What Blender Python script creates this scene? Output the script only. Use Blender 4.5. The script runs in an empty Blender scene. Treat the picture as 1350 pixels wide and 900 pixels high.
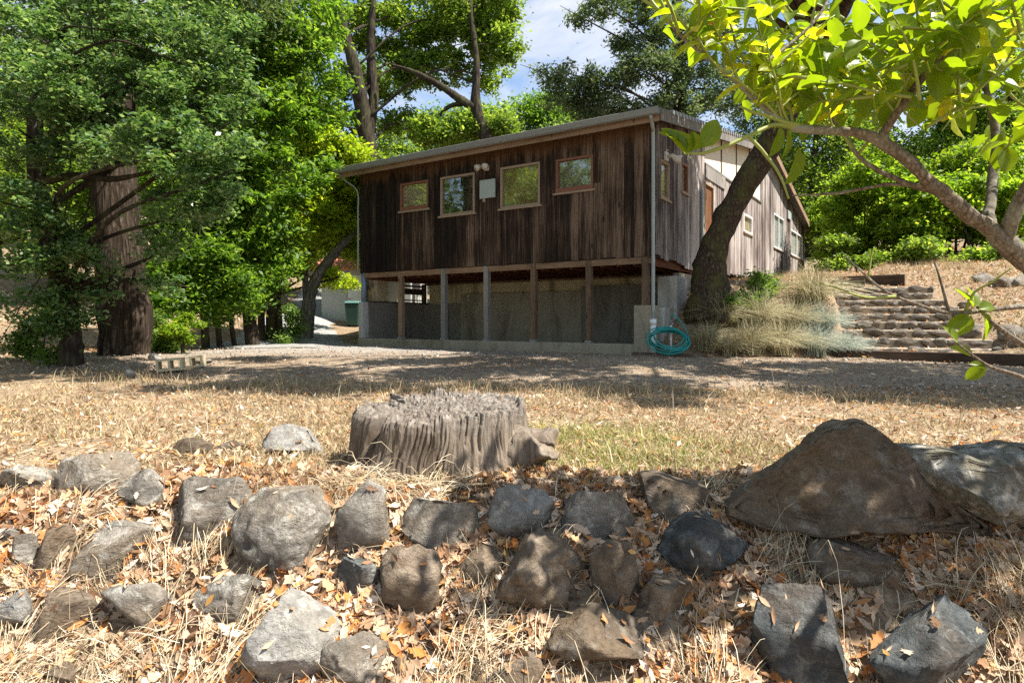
import bpy, bmesh, math, random
import numpy as np
from mathutils import Vector, Matrix, Quaternion

sc = bpy.context.scene
col = sc.collection
rng = np.random.default_rng(7)
random.seed(7)
R = math.radians

# ------------------------------------------------------------------ camera, sky, sun, exposure
F, CXP, HOR = 840.0, 675.0, 423.0          # focal length in photo pixels, centre column, horizon row
cam = bpy.data.cameras.new('camera')
cam.sensor_width = 36.0
cam.lens = F / 1350 * 36
cam.shift_y = -(450 - HOR) / 1350
cam.clip_start, cam.clip_end = 0.05, 2000
cam_o = bpy.data.objects.new('camera', cam); col.objects.link(cam_o)
cam_o.rotation_euler = (R(90), 0, 0)
sc.camera = cam_o

SUN_EL = R(57)
hx, hy = 0.955, -0.297
SUN = Vector((math.cos(SUN_EL) * hx, math.cos(SUN_EL) * hy, math.sin(SUN_EL)))
sl = bpy.data.lights.new('sun', 'SUN'); sl.energy = 5.0; sl.angle = R(0.53); sl.color = (1.0, 0.955, 0.88)
so = bpy.data.objects.new('sun', sl); col.objects.link(so)
so.rotation_euler = SUN.to_track_quat('Z', 'Y').to_euler()
so.location = (20, 0, 40)

world = bpy.data.worlds.new('World'); sc.world = world; world.use_nodes = True
nt = world.node_tree; nt.nodes.clear()
w_out = nt.nodes.new('ShaderNodeOutputWorld'); w_bg = nt.nodes.new('ShaderNodeBackground')
sky = nt.nodes.new('ShaderNodeTexSky'); sky.sky_type = 'NISHITA'; sky.sun_disc = False
sky.sun_elevation = SUN_EL; sky.sun_rotation = math.atan2(hx, hy)
sky.air_density = 1.0; sky.dust_density = 0.6; sky.ozone_density = 1.5
tc = nt.nodes.new('ShaderNodeTexCoord'); mp = nt.nodes.new('ShaderNodeMapping')
mp.inputs['Scale'].default_value = (2.2, 1.3, 5.0); mp.inputs['Rotation'].default_value = (0.2, 0.5, 0.3)
cn = nt.nodes.new('ShaderNodeTexNoise'); cn.inputs['Scale'].default_value = 2.4; cn.inputs['Detail'].default_value = 9
cn.inputs['Roughness'].default_value = 0.6; cn.inputs['Distortion'].default_value = 0.6
cr = nt.nodes.new('ShaderNodeValToRGB'); cr.color_ramp.elements[0].position = 0.42; cr.color_ramp.elements[1].position = 0.70
mx = nt.nodes.new('ShaderNodeMix'); mx.data_type = 'RGBA'
nt.links.new(tc.outputs['Generated'], mp.inputs['Vector']); nt.links.new(mp.outputs[0], cn.inputs['Vector'])
nt.links.new(cn.outputs['Fac'], cr.inputs['Fac']); nt.links.new(cr.outputs['Color'], mx.inputs['Factor'])
nt.links.new(sky.outputs['Color'], mx.inputs[6]); mx.inputs[7].default_value = (4.1, 4.25, 4.5, 1)
nt.links.new(mx.outputs[2], w_bg.inputs['Color']); w_bg.inputs['Strength'].default_value = 0.095
nt.links.new(w_bg.outputs[0], w_out.inputs['Surface'])

sc.view_settings.view_transform = 'Standard'; sc.view_settings.look = 'None'
sc.view_settings.exposure = 1.3; sc.view_settings.gamma = 1.0
sc.render.engine = 'CYCLES'
sc.cycles.max_bounces = 6; sc.cycles.diffuse_bounces = 3; sc.cycles.glossy_bounces = 3
sc.cycles.transmission_bounces = 4; sc.cycles.transparent_max_bounces = 8
sc.cycles.sample_clamp_indirect = 6
sc.cycles.use_denoising = False

# ------------------------------------------------------------------ small helpers
def P(px, py, d):
    return Vector(((px - CXP) / F * d, d, (HOR - py) / F * d))

def sstep(a, b, x):
    t = np.clip((np.asarray(x, float) - a) / (b - a), 0, 1)
    return t * t * (3 - 2 * t)

def _hash(ix, iy, iz, seed):
    h = (ix.astype(np.int64) * 374761393 + iy.astype(np.int64) * 668265263 + iz.astype(np.int64) * 1440662683 + seed * 1274126177) & 0xffffffff
    h = ((h ^ (h >> 13)) * 1274126177) & 0xffffffff
    h = ((h ^ (h >> 16)) * 2246822519) & 0xffffffff
    return ((h ^ (h >> 15)) & 0xffffff) / float(0xffffff)

def vnoise(p, seed=0):
    i = np.floor(p).astype(np.int64); f = p - i; f = f * f * (3 - 2 * f)
    r = 0
    for dx in (0, 1):
        for dy in (0, 1):
            for dz in (0, 1):
                w = (f[:, 0] if dx else 1 - f[:, 0]) * (f[:, 1] if dy else 1 - f[:, 1]) * (f[:, 2] if dz else 1 - f[:, 2])
                r = r + w * _hash(i[:, 0] + dx, i[:, 1] + dy, i[:, 2] + dz, seed)
    return r * 2 - 1

def fbm(p, seed=0, octv=4, gain=0.5):
    a, s, r = 1.0, 1.0, 0
    for k in range(octv):
        r = r + a * vnoise(p * s + k * 17.3, seed + k); a *= gain; s *= 2.03
    return r

def fbm2(x, y, sc_, seed=0, octv=4):
    x = np.atleast_1d(np.asarray(x, float)); y = np.atleast_1d(np.asarray(y, float))
    sh = np.broadcast(x, y).shape
    x, y = np.broadcast_to(x, sh).ravel(), np.broadcast_to(y, sh).ravel()
    return fbm(np.stack([x * sc_, y * sc_, np.zeros_like(x) + .37], 1), seed, octv).reshape(sh)

def tag(o, label=None, cat=None, group=None, kind=None):
    if label: o['label'] = label
    if cat: o['category'] = cat
    if group: o['group'] = group
    if kind: o['kind'] = kind
    return o

def empty(name, loc, rz=0.0):
    o = bpy.data.objects.new(name, None); o.empty_display_size = 0.2
    o.location = loc; o.rotation_euler = (0, 0, rz); col.objects.link(o); return o

def link(name, me, parent=None, mat=None):
    if mat is not None and not me.materials: me.materials.append(mat)
    o = bpy.data.objects.new(name, me); col.objects.link(o)
    if parent is not None: o.parent = parent
    return o

def np_mesh(name, v, loops, starts, smooth=False):
    me = bpy.data.meshes.new(name)
    me.vertices.add(len(v)); me.vertices.foreach_set('co', np.asarray(v, np.float32).ravel())
    me.loops.add(len(loops)); me.loops.foreach_set('vertex_index', np.asarray(loops, np.int32))
    me.polygons.add(len(starts)); me.polygons.foreach_set('loop_start', np.asarray(starts, np.int32))
    if smooth: me.polygons.foreach_set('use_smooth', np.ones(len(starts), bool))
    me.update(calc_edges=True)
    return me

class MB:
    def __init__(self): self.v = []; self.f = []
    def add(self, vs, fs):
        b = len(self.v); self.v += [tuple(x) for x in vs]; self.f += [tuple(i + b for i in f) for f in fs]; return self
    def box(self, a, b, taper=0.0):
        (x0, y0, z0), (x1, y1, z1) = a, b
        return self.add([(x0, y0, z0), (x1, y0, z0), (x1, y1, z0), (x0, y1, z0), (x0, y0, z1), (x1, y0, z1), (x1, y1, z1), (x0, y1, z1)],
                        [(0, 3, 2, 1), (4, 5, 6, 7), (0, 1, 5, 4), (1, 2, 6, 5), (2, 3, 7, 6), (3, 0, 4, 7)])
    def hexa(self, v8):
        return self.add(v8, [(0, 3, 2, 1), (4, 5, 6, 7), (0, 1, 5, 4), (1, 2, 6, 5), (2, 3, 7, 6), (3, 0, 4, 7)])
    def tube(self, pts, rad, n=8, cap=True):
        pts = [Vector(p) for p in pts]
        if not hasattr(rad, '__len__'): rad = [rad] * len(pts)
        rings = []; up = Vector((0.13, 0.31, 0.94)); prev = None
        for i, p in enumerate(pts):
            t = (pts[min(i + 1, len(pts) - 1)] - pts[max(i - 1, 0)])
            if t.length < 1e-9: t = Vector((0, 0, 1))
            t.normalize()
            a = (prev - t * prev.dot(t)) if prev is not None else t.cross(up)
            if a.length < 1e-5: a = t.cross(Vector((1, 0, 0)))
            a.normalize(); prev = a; b = t.cross(a)
            rings.append([p + (a * math.cos(2 * math.pi * k / n) + b * math.sin(2 * math.pi * k / n)) * rad[i] for k in range(n)])
        vs = [q for r in rings for q in r]; fs = []
        for i in range(len(rings) - 1):
            for k in range(n):
                k2 = (k + 1) % n
                fs.append((i * n + k, i * n + k2, (i + 1) * n + k2, (i + 1) * n + k))
        if cap:
            fs.append(tuple(range(n))[::-1]); fs.append(tuple((len(rings) - 1) * n + k for k in range(n)))
        return self.add(vs, fs)
    def mesh(self, name, smooth=False):
        me = bpy.data.meshes.new(name); me.from_pydata(self.v, [], self.f); me.update()
        if smooth: me.polygons.foreach_set('use_smooth', np.ones(len(me.polygons), bool))
        return me
    def build(self, name, mat, parent=None, smooth=False, bevel=0.0):
        me = self.mesh(name, smooth)
        bm = bmesh.new(); bm.from_mesh(me); bmesh.ops.recalc_face_normals(bm, faces=bm.faces)
        if bevel:
            bmesh.ops.bevel(bm, geom=[e for e in bm.edges], offset=bevel, segments=1, affect='EDGES')
        bm.to_mesh(me); bm.free()
        if smooth: me.polygons.foreach_set('use_smooth', np.ones(len(me.polygons), bool))
        return link(name, me, parent, mat)

def spline(pts, n=6):
    pts = [Vector(p) for p in pts]
    q = [pts[0] * 2 - pts[1]] + pts + [pts[-1] * 2 - pts[-2]]
    out = []
    for i in range(1, len(q) - 2):
        for k in range(n):
            t = k / n; a, b, c, d = q[i - 1], q[i], q[i + 1], q[i + 2]
            out.append(0.5 * ((2 * b) + (c - a) * t + (2 * a - 5 * b + 4 * c - d) * t * t + (3 * b - a - 3 * c + d) * t ** 3))
    out.append(pts[-1]); return out

def lerp_list(vals, m):
    return list(np.interp(np.linspace(0, len(vals) - 1, m), range(len(vals)), vals))

# ------------------------------------------------------------------ materials
MATS = {}
class NT:
    def __init__(self, name):
        self.m = bpy.data.materials.new(name); self.m.use_nodes = True; self.t = self.m.node_tree; self.t.nodes.clear()
        self.out = self.n('OutputMaterial')
    def n(self, typ, **kw):
        x = self.t.nodes.new('ShaderNode' + typ)
        for k, v in kw.items(): setattr(x, k, v)
        return x
    def l(self, a, b): self.t.links.new(a, b)
    def coord(self, which='Object', scale=(1, 1, 1), rot=(0, 0, 0)):
        c = self.n('TexCoord'); m = self.n('Mapping'); m.inputs['Scale'].default_value = scale; m.inputs['Rotation'].default_value = rot
        self.l(c.outputs[which], m.inputs['Vector']); return m.outputs[0]
    def wpos(self, scale=(1, 1, 1)):
        g = self.n('NewGeometry'); m = self.n('Mapping'); m.inputs['Scale'].default_value = scale
        self.l(g.outputs['Position'], m.inputs['Vector']); return m.outputs[0]
    def noise(self, vec, scale, detail=4, rough=.55, dist=0.0):
        x = self.n('TexNoise'); x.inputs['Scale'].default_value = scale; x.inputs['Detail'].default_value = detail
        x.inputs['Roughness'].default_value = rough; x.inputs['Distortion'].default_value = dist
        self.l(vec, x.inputs['Vector']); return x.outputs['Fac']
    def vor(self, vec, scale, feat='F1', out='Distance'):
        x = self.n('TexVoronoi'); x.feature = feat; x.inputs['Scale'].default_value = scale
        self.l(vec, x.inputs['Vector']); return x.outputs[out]
    def ramp(self, fac, stops, interp='LINEAR'):
        x = self.n('ValToRGB'); e = x.color_ramp; e.interpolation = interp
        while len(e.elements) < len(stops): e.elements.new(0.5)
        for el, (p, c) in zip(e.elements, stops):
            el.position = p; el.color = (*c, 1) if hasattr(c, '__len__') else (c, c, c, 1)
        self.l(fac, x.inputs['Fac']); return x.outputs['Color']
    def mix(self, fac, a, b, mode='MIX'):
        x = self.n('Mix', data_type='RGBA', blend_type=mode)
        for sock, v in ((x.inputs[0], fac), (x.inputs[6], a), (x.inputs[7], b)):
            if hasattr(v, 'links') or hasattr(v, 'is_linked'): self.l(v, sock)
            elif hasattr(v, '__len__'): sock.default_value = (*v, 1)
            else: sock.default_value = v if sock == x.inputs[0] else (v, v, v, 1)
        return x.outputs[2]
    def math(self, op, a, b=0.5):
        x = self.n('Math', operation=op)
        for s, v in ((x.inputs[0], a), (x.inputs[1], b)):
            if hasattr(v, 'is_linked'): self.l(v, s)
            else: s.default_value = v
        return x.outputs[0]
    def bump(self, h, strength=.5, dist=.02, normal=None):
        x = self.n('Bump'); x.inputs['Strength'].default_value = strength; x.inputs['Distance'].default_value = dist
        self.l(h, x.inputs['Height'])
        if normal is not None: self.l(normal, x.inputs['Normal'])
        return x.outputs[0]
    def rnd(self):
        return self.n('ObjectInfo').outputs['Random']
    def isl(self):
        return self.n('NewGeometry').outputs['Random Per Island']
    def principled(self, colr, rough=.8, normal=None, metal=0.0, spec=.3):
        x = self.n('BsdfPrincipled')
        if hasattr(colr, 'is_linked'): self.l(colr, x.inputs['Base Color'])
        else: x.inputs['Base Color'].default_value = (*colr, 1)
        if hasattr(rough, 'is_linked'): self.l(rough, x.inputs['Roughness'])
        else: x.inputs['Roughness'].default_value = rough
        x.inputs['Metallic'].default_value = metal; x.inputs['Specular IOR Level'].default_value = spec
        if normal is not None: self.l(normal, x.inputs['Normal'])
        return x
    def done(self, sh):
        self.l(sh.outputs[0] if hasattr(sh, 'outputs') else sh, self.out.inputs['Surface']); return self.m

def leaf_mat(name, stops, trans=.45, tcol=1.6, rough=.55, spec=.25):
    t = NT(name)
    c = t.ramp(t.isl(), stops)
    v = t.noise(t.wpos((.35, .35, .35)), 1.0, 2)
    c = t.mix(t.ramp(v, [(.3, .72), (.7, 1.18)]), c, c, 'MULTIPLY') if False else t.mix(1.0, c, t.ramp(v, [(.3, .75), (.7, 1.2)]), 'MULTIPLY')
    p = t.principled(c, rough, spec=spec)
    tr = t.n('BsdfTranslucent'); t.l(t.mix(1.0, c, (tcol * 1.05, tcol * 1.0, tcol * .45), 'MULTIPLY'), tr.inputs['Color'])
    ms = t.n('MixShader'); ms.inputs[0].default_value = trans
    t.l(p.outputs[0], ms.inputs[1]); t.l(tr.outputs[0], ms.inputs[2])
    return t.done(ms)

def wood_mat(name, dark, mid, light, grain=(14, 14, .7), blotch=1.2, rough=.85, objtint=.5, bump=.5):
    t = NT(name)
    o = t.coord('Object', grain); rn = t.rnd()
    off = t.n('VectorMath', operation='ADD'); sc3 = t.n('CombineXYZ'); k = t.math('MULTIPLY', rn, 37.0)
    t.l(k, sc3.inputs[0]); t.l(k, sc3.inputs[2]); t.l(o, off.inputs[0]); t.l(sc3.outputs[0], off.inputs[1])
    g = t.noise(off.outputs[0], 3.0, 6, .65, .4)
    g2 = t.noise(off.outputs[0], .55, 4, .6, .2)
    b = t.noise(t.coord('Object', (1, 1, .6)), blotch, 5, .6)
    f = t.math('ADD', t.math('MULTIPLY', g, .55), t.math('MULTIPLY', g2, .45))
    f = t.math('ADD', f, t.math('MULTIPLY', t.math('SUBTRACT', rn, .5), objtint * .5))
    f = t.math('ADD', f, t.math('MULTIPLY', t.math('SUBTRACT', b, .5), .55))
    c = t.ramp(f, [(.25, dark), (.5, mid), (.78, light)])
    kn = t.ramp(t.vor(t.coord('Object', (4.5, 4.5, 1.7)), 1.0), [(0.0, .25), (.09, .45), (.14, 1.0)])
    c = t.mix(1.0, c, kn, 'MULTIPLY')
    return t.done(t.principled(c, rough, t.bump(g, bump, .012), spec=.15))

M = {}
# facing boards: weathered black brown to silver grey
def board_mat(name, dark, mid, light, hi_z, lo_z, prot):
    t = NT(name)
    o = t.coord('Object', (16, 16, .55)); rn = t.rnd()
    off = t.n('VectorMath', operation='ADD'); sc3 = t.n('CombineXYZ'); k = t.math('MULTIPLY', rn, 41.0)
    t.l(k, sc3.inputs[0]); t.l(k, sc3.inputs[2]); t.l(o, off.inputs[0]); t.l(sc3.outputs[0], off.inputs[1])
    g = t.noise(off.outputs[0], 3.2, 7, .68, .5); g2 = t.noise(off.outputs[0], .8, 4, .6, .3)
    big = t.noise(t.coord('Object', (.55, .55, .4)), 1.0, 4, .6)
    xs = t.n('SeparateXYZ'); t.l(t.coord('Object'), xs.inputs[0])
    f = t.math('ADD', t.math('MULTIPLY', g, 1.05), t.math('SUBTRACT', t.math('MULTIPLY', g2, .85), .45))
    f = t.math('ADD', f, t.math('MULTIPLY', t.math('SUBTRACT', rn, .5), .24))
    f = t.math('ADD', f, t.math('MULTIPLY', t.math('SUBTRACT', big, .5), .95))
    # boards nearer the right-hand corner have bleached greyer
    mr = t.n('MapRange'); t.l(xs.outputs[0], mr.inputs[0]); mr.inputs[1].default_value = -9; mr.inputs[2].default_value = 0
    mr.inputs[3].default_value = -.16; mr.inputs[4].default_value = .10
    f = t.math('ADD', f, mr.outputs[0])
    c = t.ramp(f, [(.24, dark), (.5, mid), (.80, light)])
    kn = t.ramp(t.vor(t.coord('Object', (3.3, 3.3, 1.1)), 1.0), [(0.0, .15), (.06, .35), (.10, 1.0)])
    c = t.mix(1.0, c, kn, 'MULTIPLY')
    # unweathered brown strip at the board tops with a ragged lower edge
    e = t.math('ADD', xs.outputs[2], t.math('MULTIPLY', t.noise(off.outputs[0], .5, 3), 1.1))
    pr = t.n('MapRange'); t.l(e, pr.inputs[0]); pr.inputs[1].default_value = lo_z; pr.inputs[2].default_value = hi_z
    c = t.mix(t.math('MULTIPLY', pr.outputs[0], .75), c, t.mix(g, tuple(x * .5 for x in prot), prot))
    return t.done(t.principled(c, .82, t.bump(g, .6, .012), spec=.2))
M['board'] = board_mat('weathered_board', (.008, .005, .004), (.036, .0205, .0125), (.19, .125, .083), 5.42, 5.22, (.17, .085, .04))
M['board_side'] = board_mat('weathered_board_side', (.018, .012, .010), (.12, .088, .076), (.44, .39, .35), 30, 29, (.2, .1, .05))
M['joist'] = wood_mat('joist_wood', (.05, .018, .01), (.13, .045, .024), (.2, .085, .045), (14, .7, 14))
M['post'] = wood_mat('post_wood', (.07, .045, .028), (.20, .13, .08), (.33, .23, .15), (16, 16, .8))
M['grey_post'] = wood_mat('grey_post_wood', (.08, .075, .065), (.19, .175, .155), (.3, .27, .24), (16, 16, .8))
M['beam'] = wood_mat('beam_wood', (.08, .045, .025), (.2, .125, .075), (.32, .21, .13), (.8, 14, 14))
M['fascia'] = wood_mat('fascia_wood', (.09, .055, .03), (.24, .15, .09), (.36, .25, .16), (.8, 14, 14))
M['old_plank'] = wood_mat('old_plank', (.025, .018, .013), (.075, .052, .038), (.15, .11, .08), (1.2, 14, 14))
def flat_mat(name, c, rough=.6, metal=0, var=.18, sc_=6.0, spec=.3, bump=0.0):
    t = NT(name); n = t.noise(t.coord('Object'), sc_, 5, .6)
    cc = t.mix(n, tuple(x * (1 - var) for x in c), tuple(min(1, x * (1 + var)) for x in c))
    return t.done(t.principled(cc, rough, t.bump(n, bump, .01) if bump else None, metal, spec))
M['gutter'] = flat_mat('gutter_metal', (.24, .235, .22), .45, .2, .15)
M['roof'] = flat_mat('roof_felt', (.17, .16, .15), .9, 0, .3, 9, bump=.4)
M['cream'] = flat_mat('cream_panel', (.62, .56, .44), .8, 0, .07, 4)
M['tan_trim'] = flat_mat('tan_trim', (.30, .22, .15), .7, 0, .25, 10)
M['red_trim'] = flat_mat('red_trim', (.20, .085, .05), .7, 0, .3, 10)
M['white_trim'] = flat_mat('white_trim', (.68, .68, .66), .6, 0, .06)
M['box_metal'] = flat_mat('box_metal', (.36, .40, .37), .5, .1, .08)
M['pipe'] = flat_mat('pipe_metal', (.32, .345, .33), .45, .2, .12)
M['pvc'] = flat_mat('white_pvc', (.78, .78, .76), .45, 0, .05)
M['lamp_w'] = flat_mat('lamp_housing', (.55, .5, .42), .45, 0, .15)
M['hose'] = flat_mat('teal_hose', (.0, .22, .20), .38, 0, .12, 5, .5)
M['bin'] = flat_mat('bin_plastic', (.018, .05, .042), .5, 0, .1)
M['bin_lid'] = flat_mat('bin_lid_plastic', (.09, .20, .18), .5, 0, .1)
M['tile_red'] = flat_mat('terracotta', (.42, .16, .08), .8, 0, .25, 12, bump=.4)
M['shed_wall'] = flat_mat('shed_white', (.40, .41, .38), .7, 0, .1)
M['door_brown'] = wood_mat('door_wood', (.07, .03, .013), (.16, .07, .03), (.24, .11, .05), (14, 14, .8))
M['blind_beige'] = flat_mat('beige_blind', (.68, .58, .41), .8, 0, .06)
M['blind_ochre'] = flat_mat('ochre_wall', (.42, .34, .14), .8, 0, .4, 1.5)
M['dark_backing'] = flat_mat('dark_reflect_backing', (.085, .09, .05), .9, 0, .4, 2)  # olive tone paints the trees mirrored in the second front pane; also lines the shell
M['grey_backing'] = flat_mat('grey_reflect_backing', (.36, .33, .24), .8, 0, .2, 2)  # grey olive tone paints the reflection in the fourth front pane
M['black'] = flat_mat('dark_void', (.01, .01, .01), .9)

def concrete(name, a, b, stain, rough=.9):
    t = NT(name); o = t.coord('Object')
    n = t.noise(o, 1.1, 6, .62, .3); n2 = t.noise(o, 22, 4, .6); st = t.noise(t.coord('Object', (1.2, 1.2, .35)), 1.3, 5, .65, .8)
    c = t.mix(t.ramp(n, [(.3, 0.), (.7, 1.)]), a, b)
    c = t.mix(t.ramp(st, [(.50, 0.), (.66, .75)]), c, stain)
    c = t.mix(.35, c, t.ramp(n2, [(.3, .3), (.7, 1.)]), 'MULTIPLY')
    w = t.n('TexWave', wave_type='BANDS', bands_direction='Z'); w.inputs['Scale'].default_value = 1.2; w.inputs['Distortion'].default_value = 1.0
    t.l(o, w.inputs['Vector'])
    return t.done(t.principled(c, rough, t.bump(t.math('ADD', n2, t.math('MULTIPLY', w.outputs['Fac'], .6)), .25, .01), spec=.2))
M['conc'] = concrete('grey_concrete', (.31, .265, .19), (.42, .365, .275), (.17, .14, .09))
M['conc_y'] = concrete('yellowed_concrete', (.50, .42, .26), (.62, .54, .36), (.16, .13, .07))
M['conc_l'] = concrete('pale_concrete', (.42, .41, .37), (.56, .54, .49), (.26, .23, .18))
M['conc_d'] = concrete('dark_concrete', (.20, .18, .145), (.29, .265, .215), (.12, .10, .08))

def glass_mat(fac=.4):
    t = NT('window_glass'); tr = t.n('BsdfTransparent'); tr.inputs[0].default_value = (.85, .85, .82, 1)
    g = t.n('BsdfGlossy'); g.inputs['Roughness'].default_value = .03; g.inputs[0].default_value = (.95, .95, .95, 1)
    nb = t.bump(t.noise(t.coord('Object'), 1.6, 2), .06, .05); t.l(nb, g.inputs['Normal'])
    m = t.n('MixShader'); m.inputs[0].default_value = fac; t.l(tr.outputs[0], m.inputs[1]); t.l(g.outputs[0], m.inputs[2])
    return t.done(m)
M['glass'] = glass_mat(.17)

def bark(name, a, b, moss=None, sc_=(7, 7, 1.1), bump=1.0, dist=.05):
    t = NT(name); o = t.wpos(sc_)
    n = t.noise(o, 1.6, 7, .65, .5); v = t.vor(o, 1.4, 'DISTANCE_TO_EDGE')
    f = t.math('ADD', t.math('MULTIPLY', n, .75), t.math('MULTIPLY', v, .6))
    c = t.ramp(f, [(.28, tuple(x * .35 for x in a)), (.5, a), (.8, b)])
    if moss:
        m = t.noise(t.wpos((1, 1, .7)), 2.2, 5, .65); c = t.mix(t.ramp(m, [(.48, 0.), (.62, .8)]), c, moss)
    return t.done(t.principled(c, .95, t.bump(f, bump, dist), spec=.1))
M['bark_red'] = bark('redwood_bark', (.055, .040, .028), (.145, .108, .078), None, (9, 9, .8), 1.0, .12)
M['bark_oak'] = bark('oak_bark', (.045, .034, .026), (.115, .092, .07), (.07, .07, .03))
M['bark_moss'] = bark('mossy_bark', (.075, .054, .036), (.19, .145, .098), (.095, .09, .03), (10, 10, 5))
M['bark_pale'] = bark('pale_bark', (.16, .145, .115), (.34, .31, .26), (.10, .10, .06), (8, 8, 3))
M['bark_lemon'] = bark('lemon_bark', (.19, .15, .11), (.36, .31, .25), (.36, .38, .30), (60, 60, 34), 1.0, .008)
M['bark_grey'] = bark('grey_twig_bark', (.16, .14, .11), (.30, .27, .23), None, (20, 20, 20), .5, .01)
M['twig_green'] = flat_mat('green_twig', (.24, .27, .06), .5, 0, .2, 30)

M['leaf_oak'] = leaf_mat('live_oak_leaf', [(0, (.036, .085, .026)), (.5, (.085, .165, .055)), (.85, (.17, .265, .115)), (1, (.28, .36, .20))], .40, 1.9, .36, .5)
M['leaf_bay'] = leaf_mat('bay_leaf', [(0, (.045, .10, .014)), (.6, (.095, .185, .022)), (1, (.21, .30, .045))], .52, 2.1, .45)
M['leaf_maple'] = leaf_mat('maple_leaf', [(0, (.13, .215, .014)), (.6, (.25, .35, .02)), (1, (.42, .46, .05))], .58, 1.9)
M['leaf_mid'] = leaf_mat('oak_leaf', [(0, (.065, .12, .018)), (.6, (.13, .21, .034)), (1, (.27, .33, .075))], .54, 2.0)
M['leaf_fir'] = leaf_mat('fir_needles', [(0, (.050, .085, .040)), (.6, (.10, .150, .070)), (1, (.22, .26, .14))], .35, 1.8)
M['leaf_far'] = leaf_mat('far_leaf', [(0, (.065, .12, .030)), (.6, (.11, .185, .048)), (1, (.20, .27, .085))], .5, 1.9)
M['leaf_hedge'] = leaf_mat('hedge_leaf', [(0, (.08, .155, .012)), (.6, (.155, .255, .020)), (1, (.29, .37, .045))], .54, 1.9)
M['leaf_shade'] = leaf_mat('weed_leaf', [(0, (.06, .13, .02)), (.6, (.11, .19, .035)), (1, (.2, .28, .06))], .45, 1.6)

def lemon_mat():
    t = NT('lemon_leaf'); rn = t.rnd(); o = t.coord('Object')
    xs = t.n('SeparateXYZ'); t.l(o, xs.inputs[0])
    c = t.ramp(rn, [(0, (.10, .17, .014)), (.25, (.18, .245, .012)), (.6, (.27, .315, .012)), (.88, (.37, .385, .015)), (1, (.46, .38, .02))])
    # midrib and side veins, in leaf coordinates (x across, y along)
    ax = t.math('ABSOLUTE', xs.outputs[0])
    rib = t.ramp(ax, [(.008, 1.0), (.028, 0.0)])
    ve = t.n('TexWave', wave_type='BANDS', bands_direction='Y'); ve.inputs['Scale'].default_value = 2.6; ve.inputs['Distortion'].default_value = .5
    sk = t.n('VectorMath', operation='MULTIPLY_ADD'); cx = t.n('CombineXYZ'); t.l(t.math('MULTIPLY', ax, -.7), cx.inputs[1])
    ad = t.n('VectorMath', operation='ADD'); t.l(o, ad.inputs[0]); t.l(cx.outputs[0], ad.inputs[1]); t.l(ad.outputs[0], ve.inputs['Vector'])
    vv = t.ramp(ve.outputs['Fac'], [(.90, 0.0), (1.0, .18)])
    c = t.mix(rib, c, (.40, .44, .12)); c = t.mix(vv, c, (.33, .40, .07))
    mott = t.noise(o, 5, 4); c = t.mix(1.0, c, t.ramp(mott, [(.3, .78), (.7, 1.15)]), 'MULTIPLY')
    p = t.principled(c, .36, t.bump(mott, .12, .05), spec=.4)
    tr = t.n('BsdfTranslucent'); t.l(t.mix(1.0, c, (1.95, 1.9, .5), 'MULTIPLY'), tr.inputs[0])
    ms = t.n('MixShader'); ms.inputs[0].default_value = .62; t.l(p.outputs[0], ms.inputs[1]); t.l(tr.outputs[0], ms.inputs[2])
    return t.done(ms)
M['lemon'] = lemon_mat()
M['leaf_dead'] = flat_mat('dead_leaf', (.42, .14, .035), .6, 0, .3, 20)

def litter_mat(name, stops, trans=.2):
    t = NT(name); c = t.ramp(t.isl(), stops)
    p = t.principled(c, .62, spec=.25); tr = t.n('BsdfTranslucent'); t.l(c, tr.inputs[0])
    ms = t.n('MixShader'); ms.inputs[0].default_value = trans; t.l(p.outputs[0], ms.inputs[1]); t.l(tr.outputs[0], ms.inputs[2])
    return t.done(ms)
M['litter'] = litter_mat('dry_leaf_litter', [(0, (.12, .062, .034)), (.2, (.31, .17, .085)), (.40, (.50, .34, .21)), (.58, (.64, .49, .34)), (.72, (.47, .22, .08)), (.82, (.52, .19, .045)), (.88, (.56, .32, .10)), (.94, (.70, .56, .42)), (1, (.76, .66, .54))])
M['straw'] = litter_mat('dry_straw', [(0, (.24, .17, .10)), (.4, (.44, .34, .205)), (.8, (.60, .50, .33)), (1, (.70, .62, .47))])
M['drygrass'] = litter_mat('dry_grass', [(0, (.22, .145, .075)), (.4, (.41, .30, .17)), (.8, (.55, .43, .27)), (.95, (.36, .33, .14)), (1, (.24, .28, .09))], .3)
M['greengrass'] = litter_mat('green_grass', [(0, (.14, .18, .03)), (.35, (.24, .28, .06)), (.6, (.42, .38, .13)), (1, (.56, .46, .24))], .35)
M['clump'] = litter_mat('fescue_blade', [(0, (.14, .16, .075)), (.25, (.28, .27, .14)), (.5, (.50, .43, .25)), (1, (.68, .58, .38))], .3)
M['clump_blue'] = litter_mat('blue_fescue_blade', [(0, (.20, .25, .19)), (.6, (.37, .42, .34)), (1, (.60, .58, .46))], .3)

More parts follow.
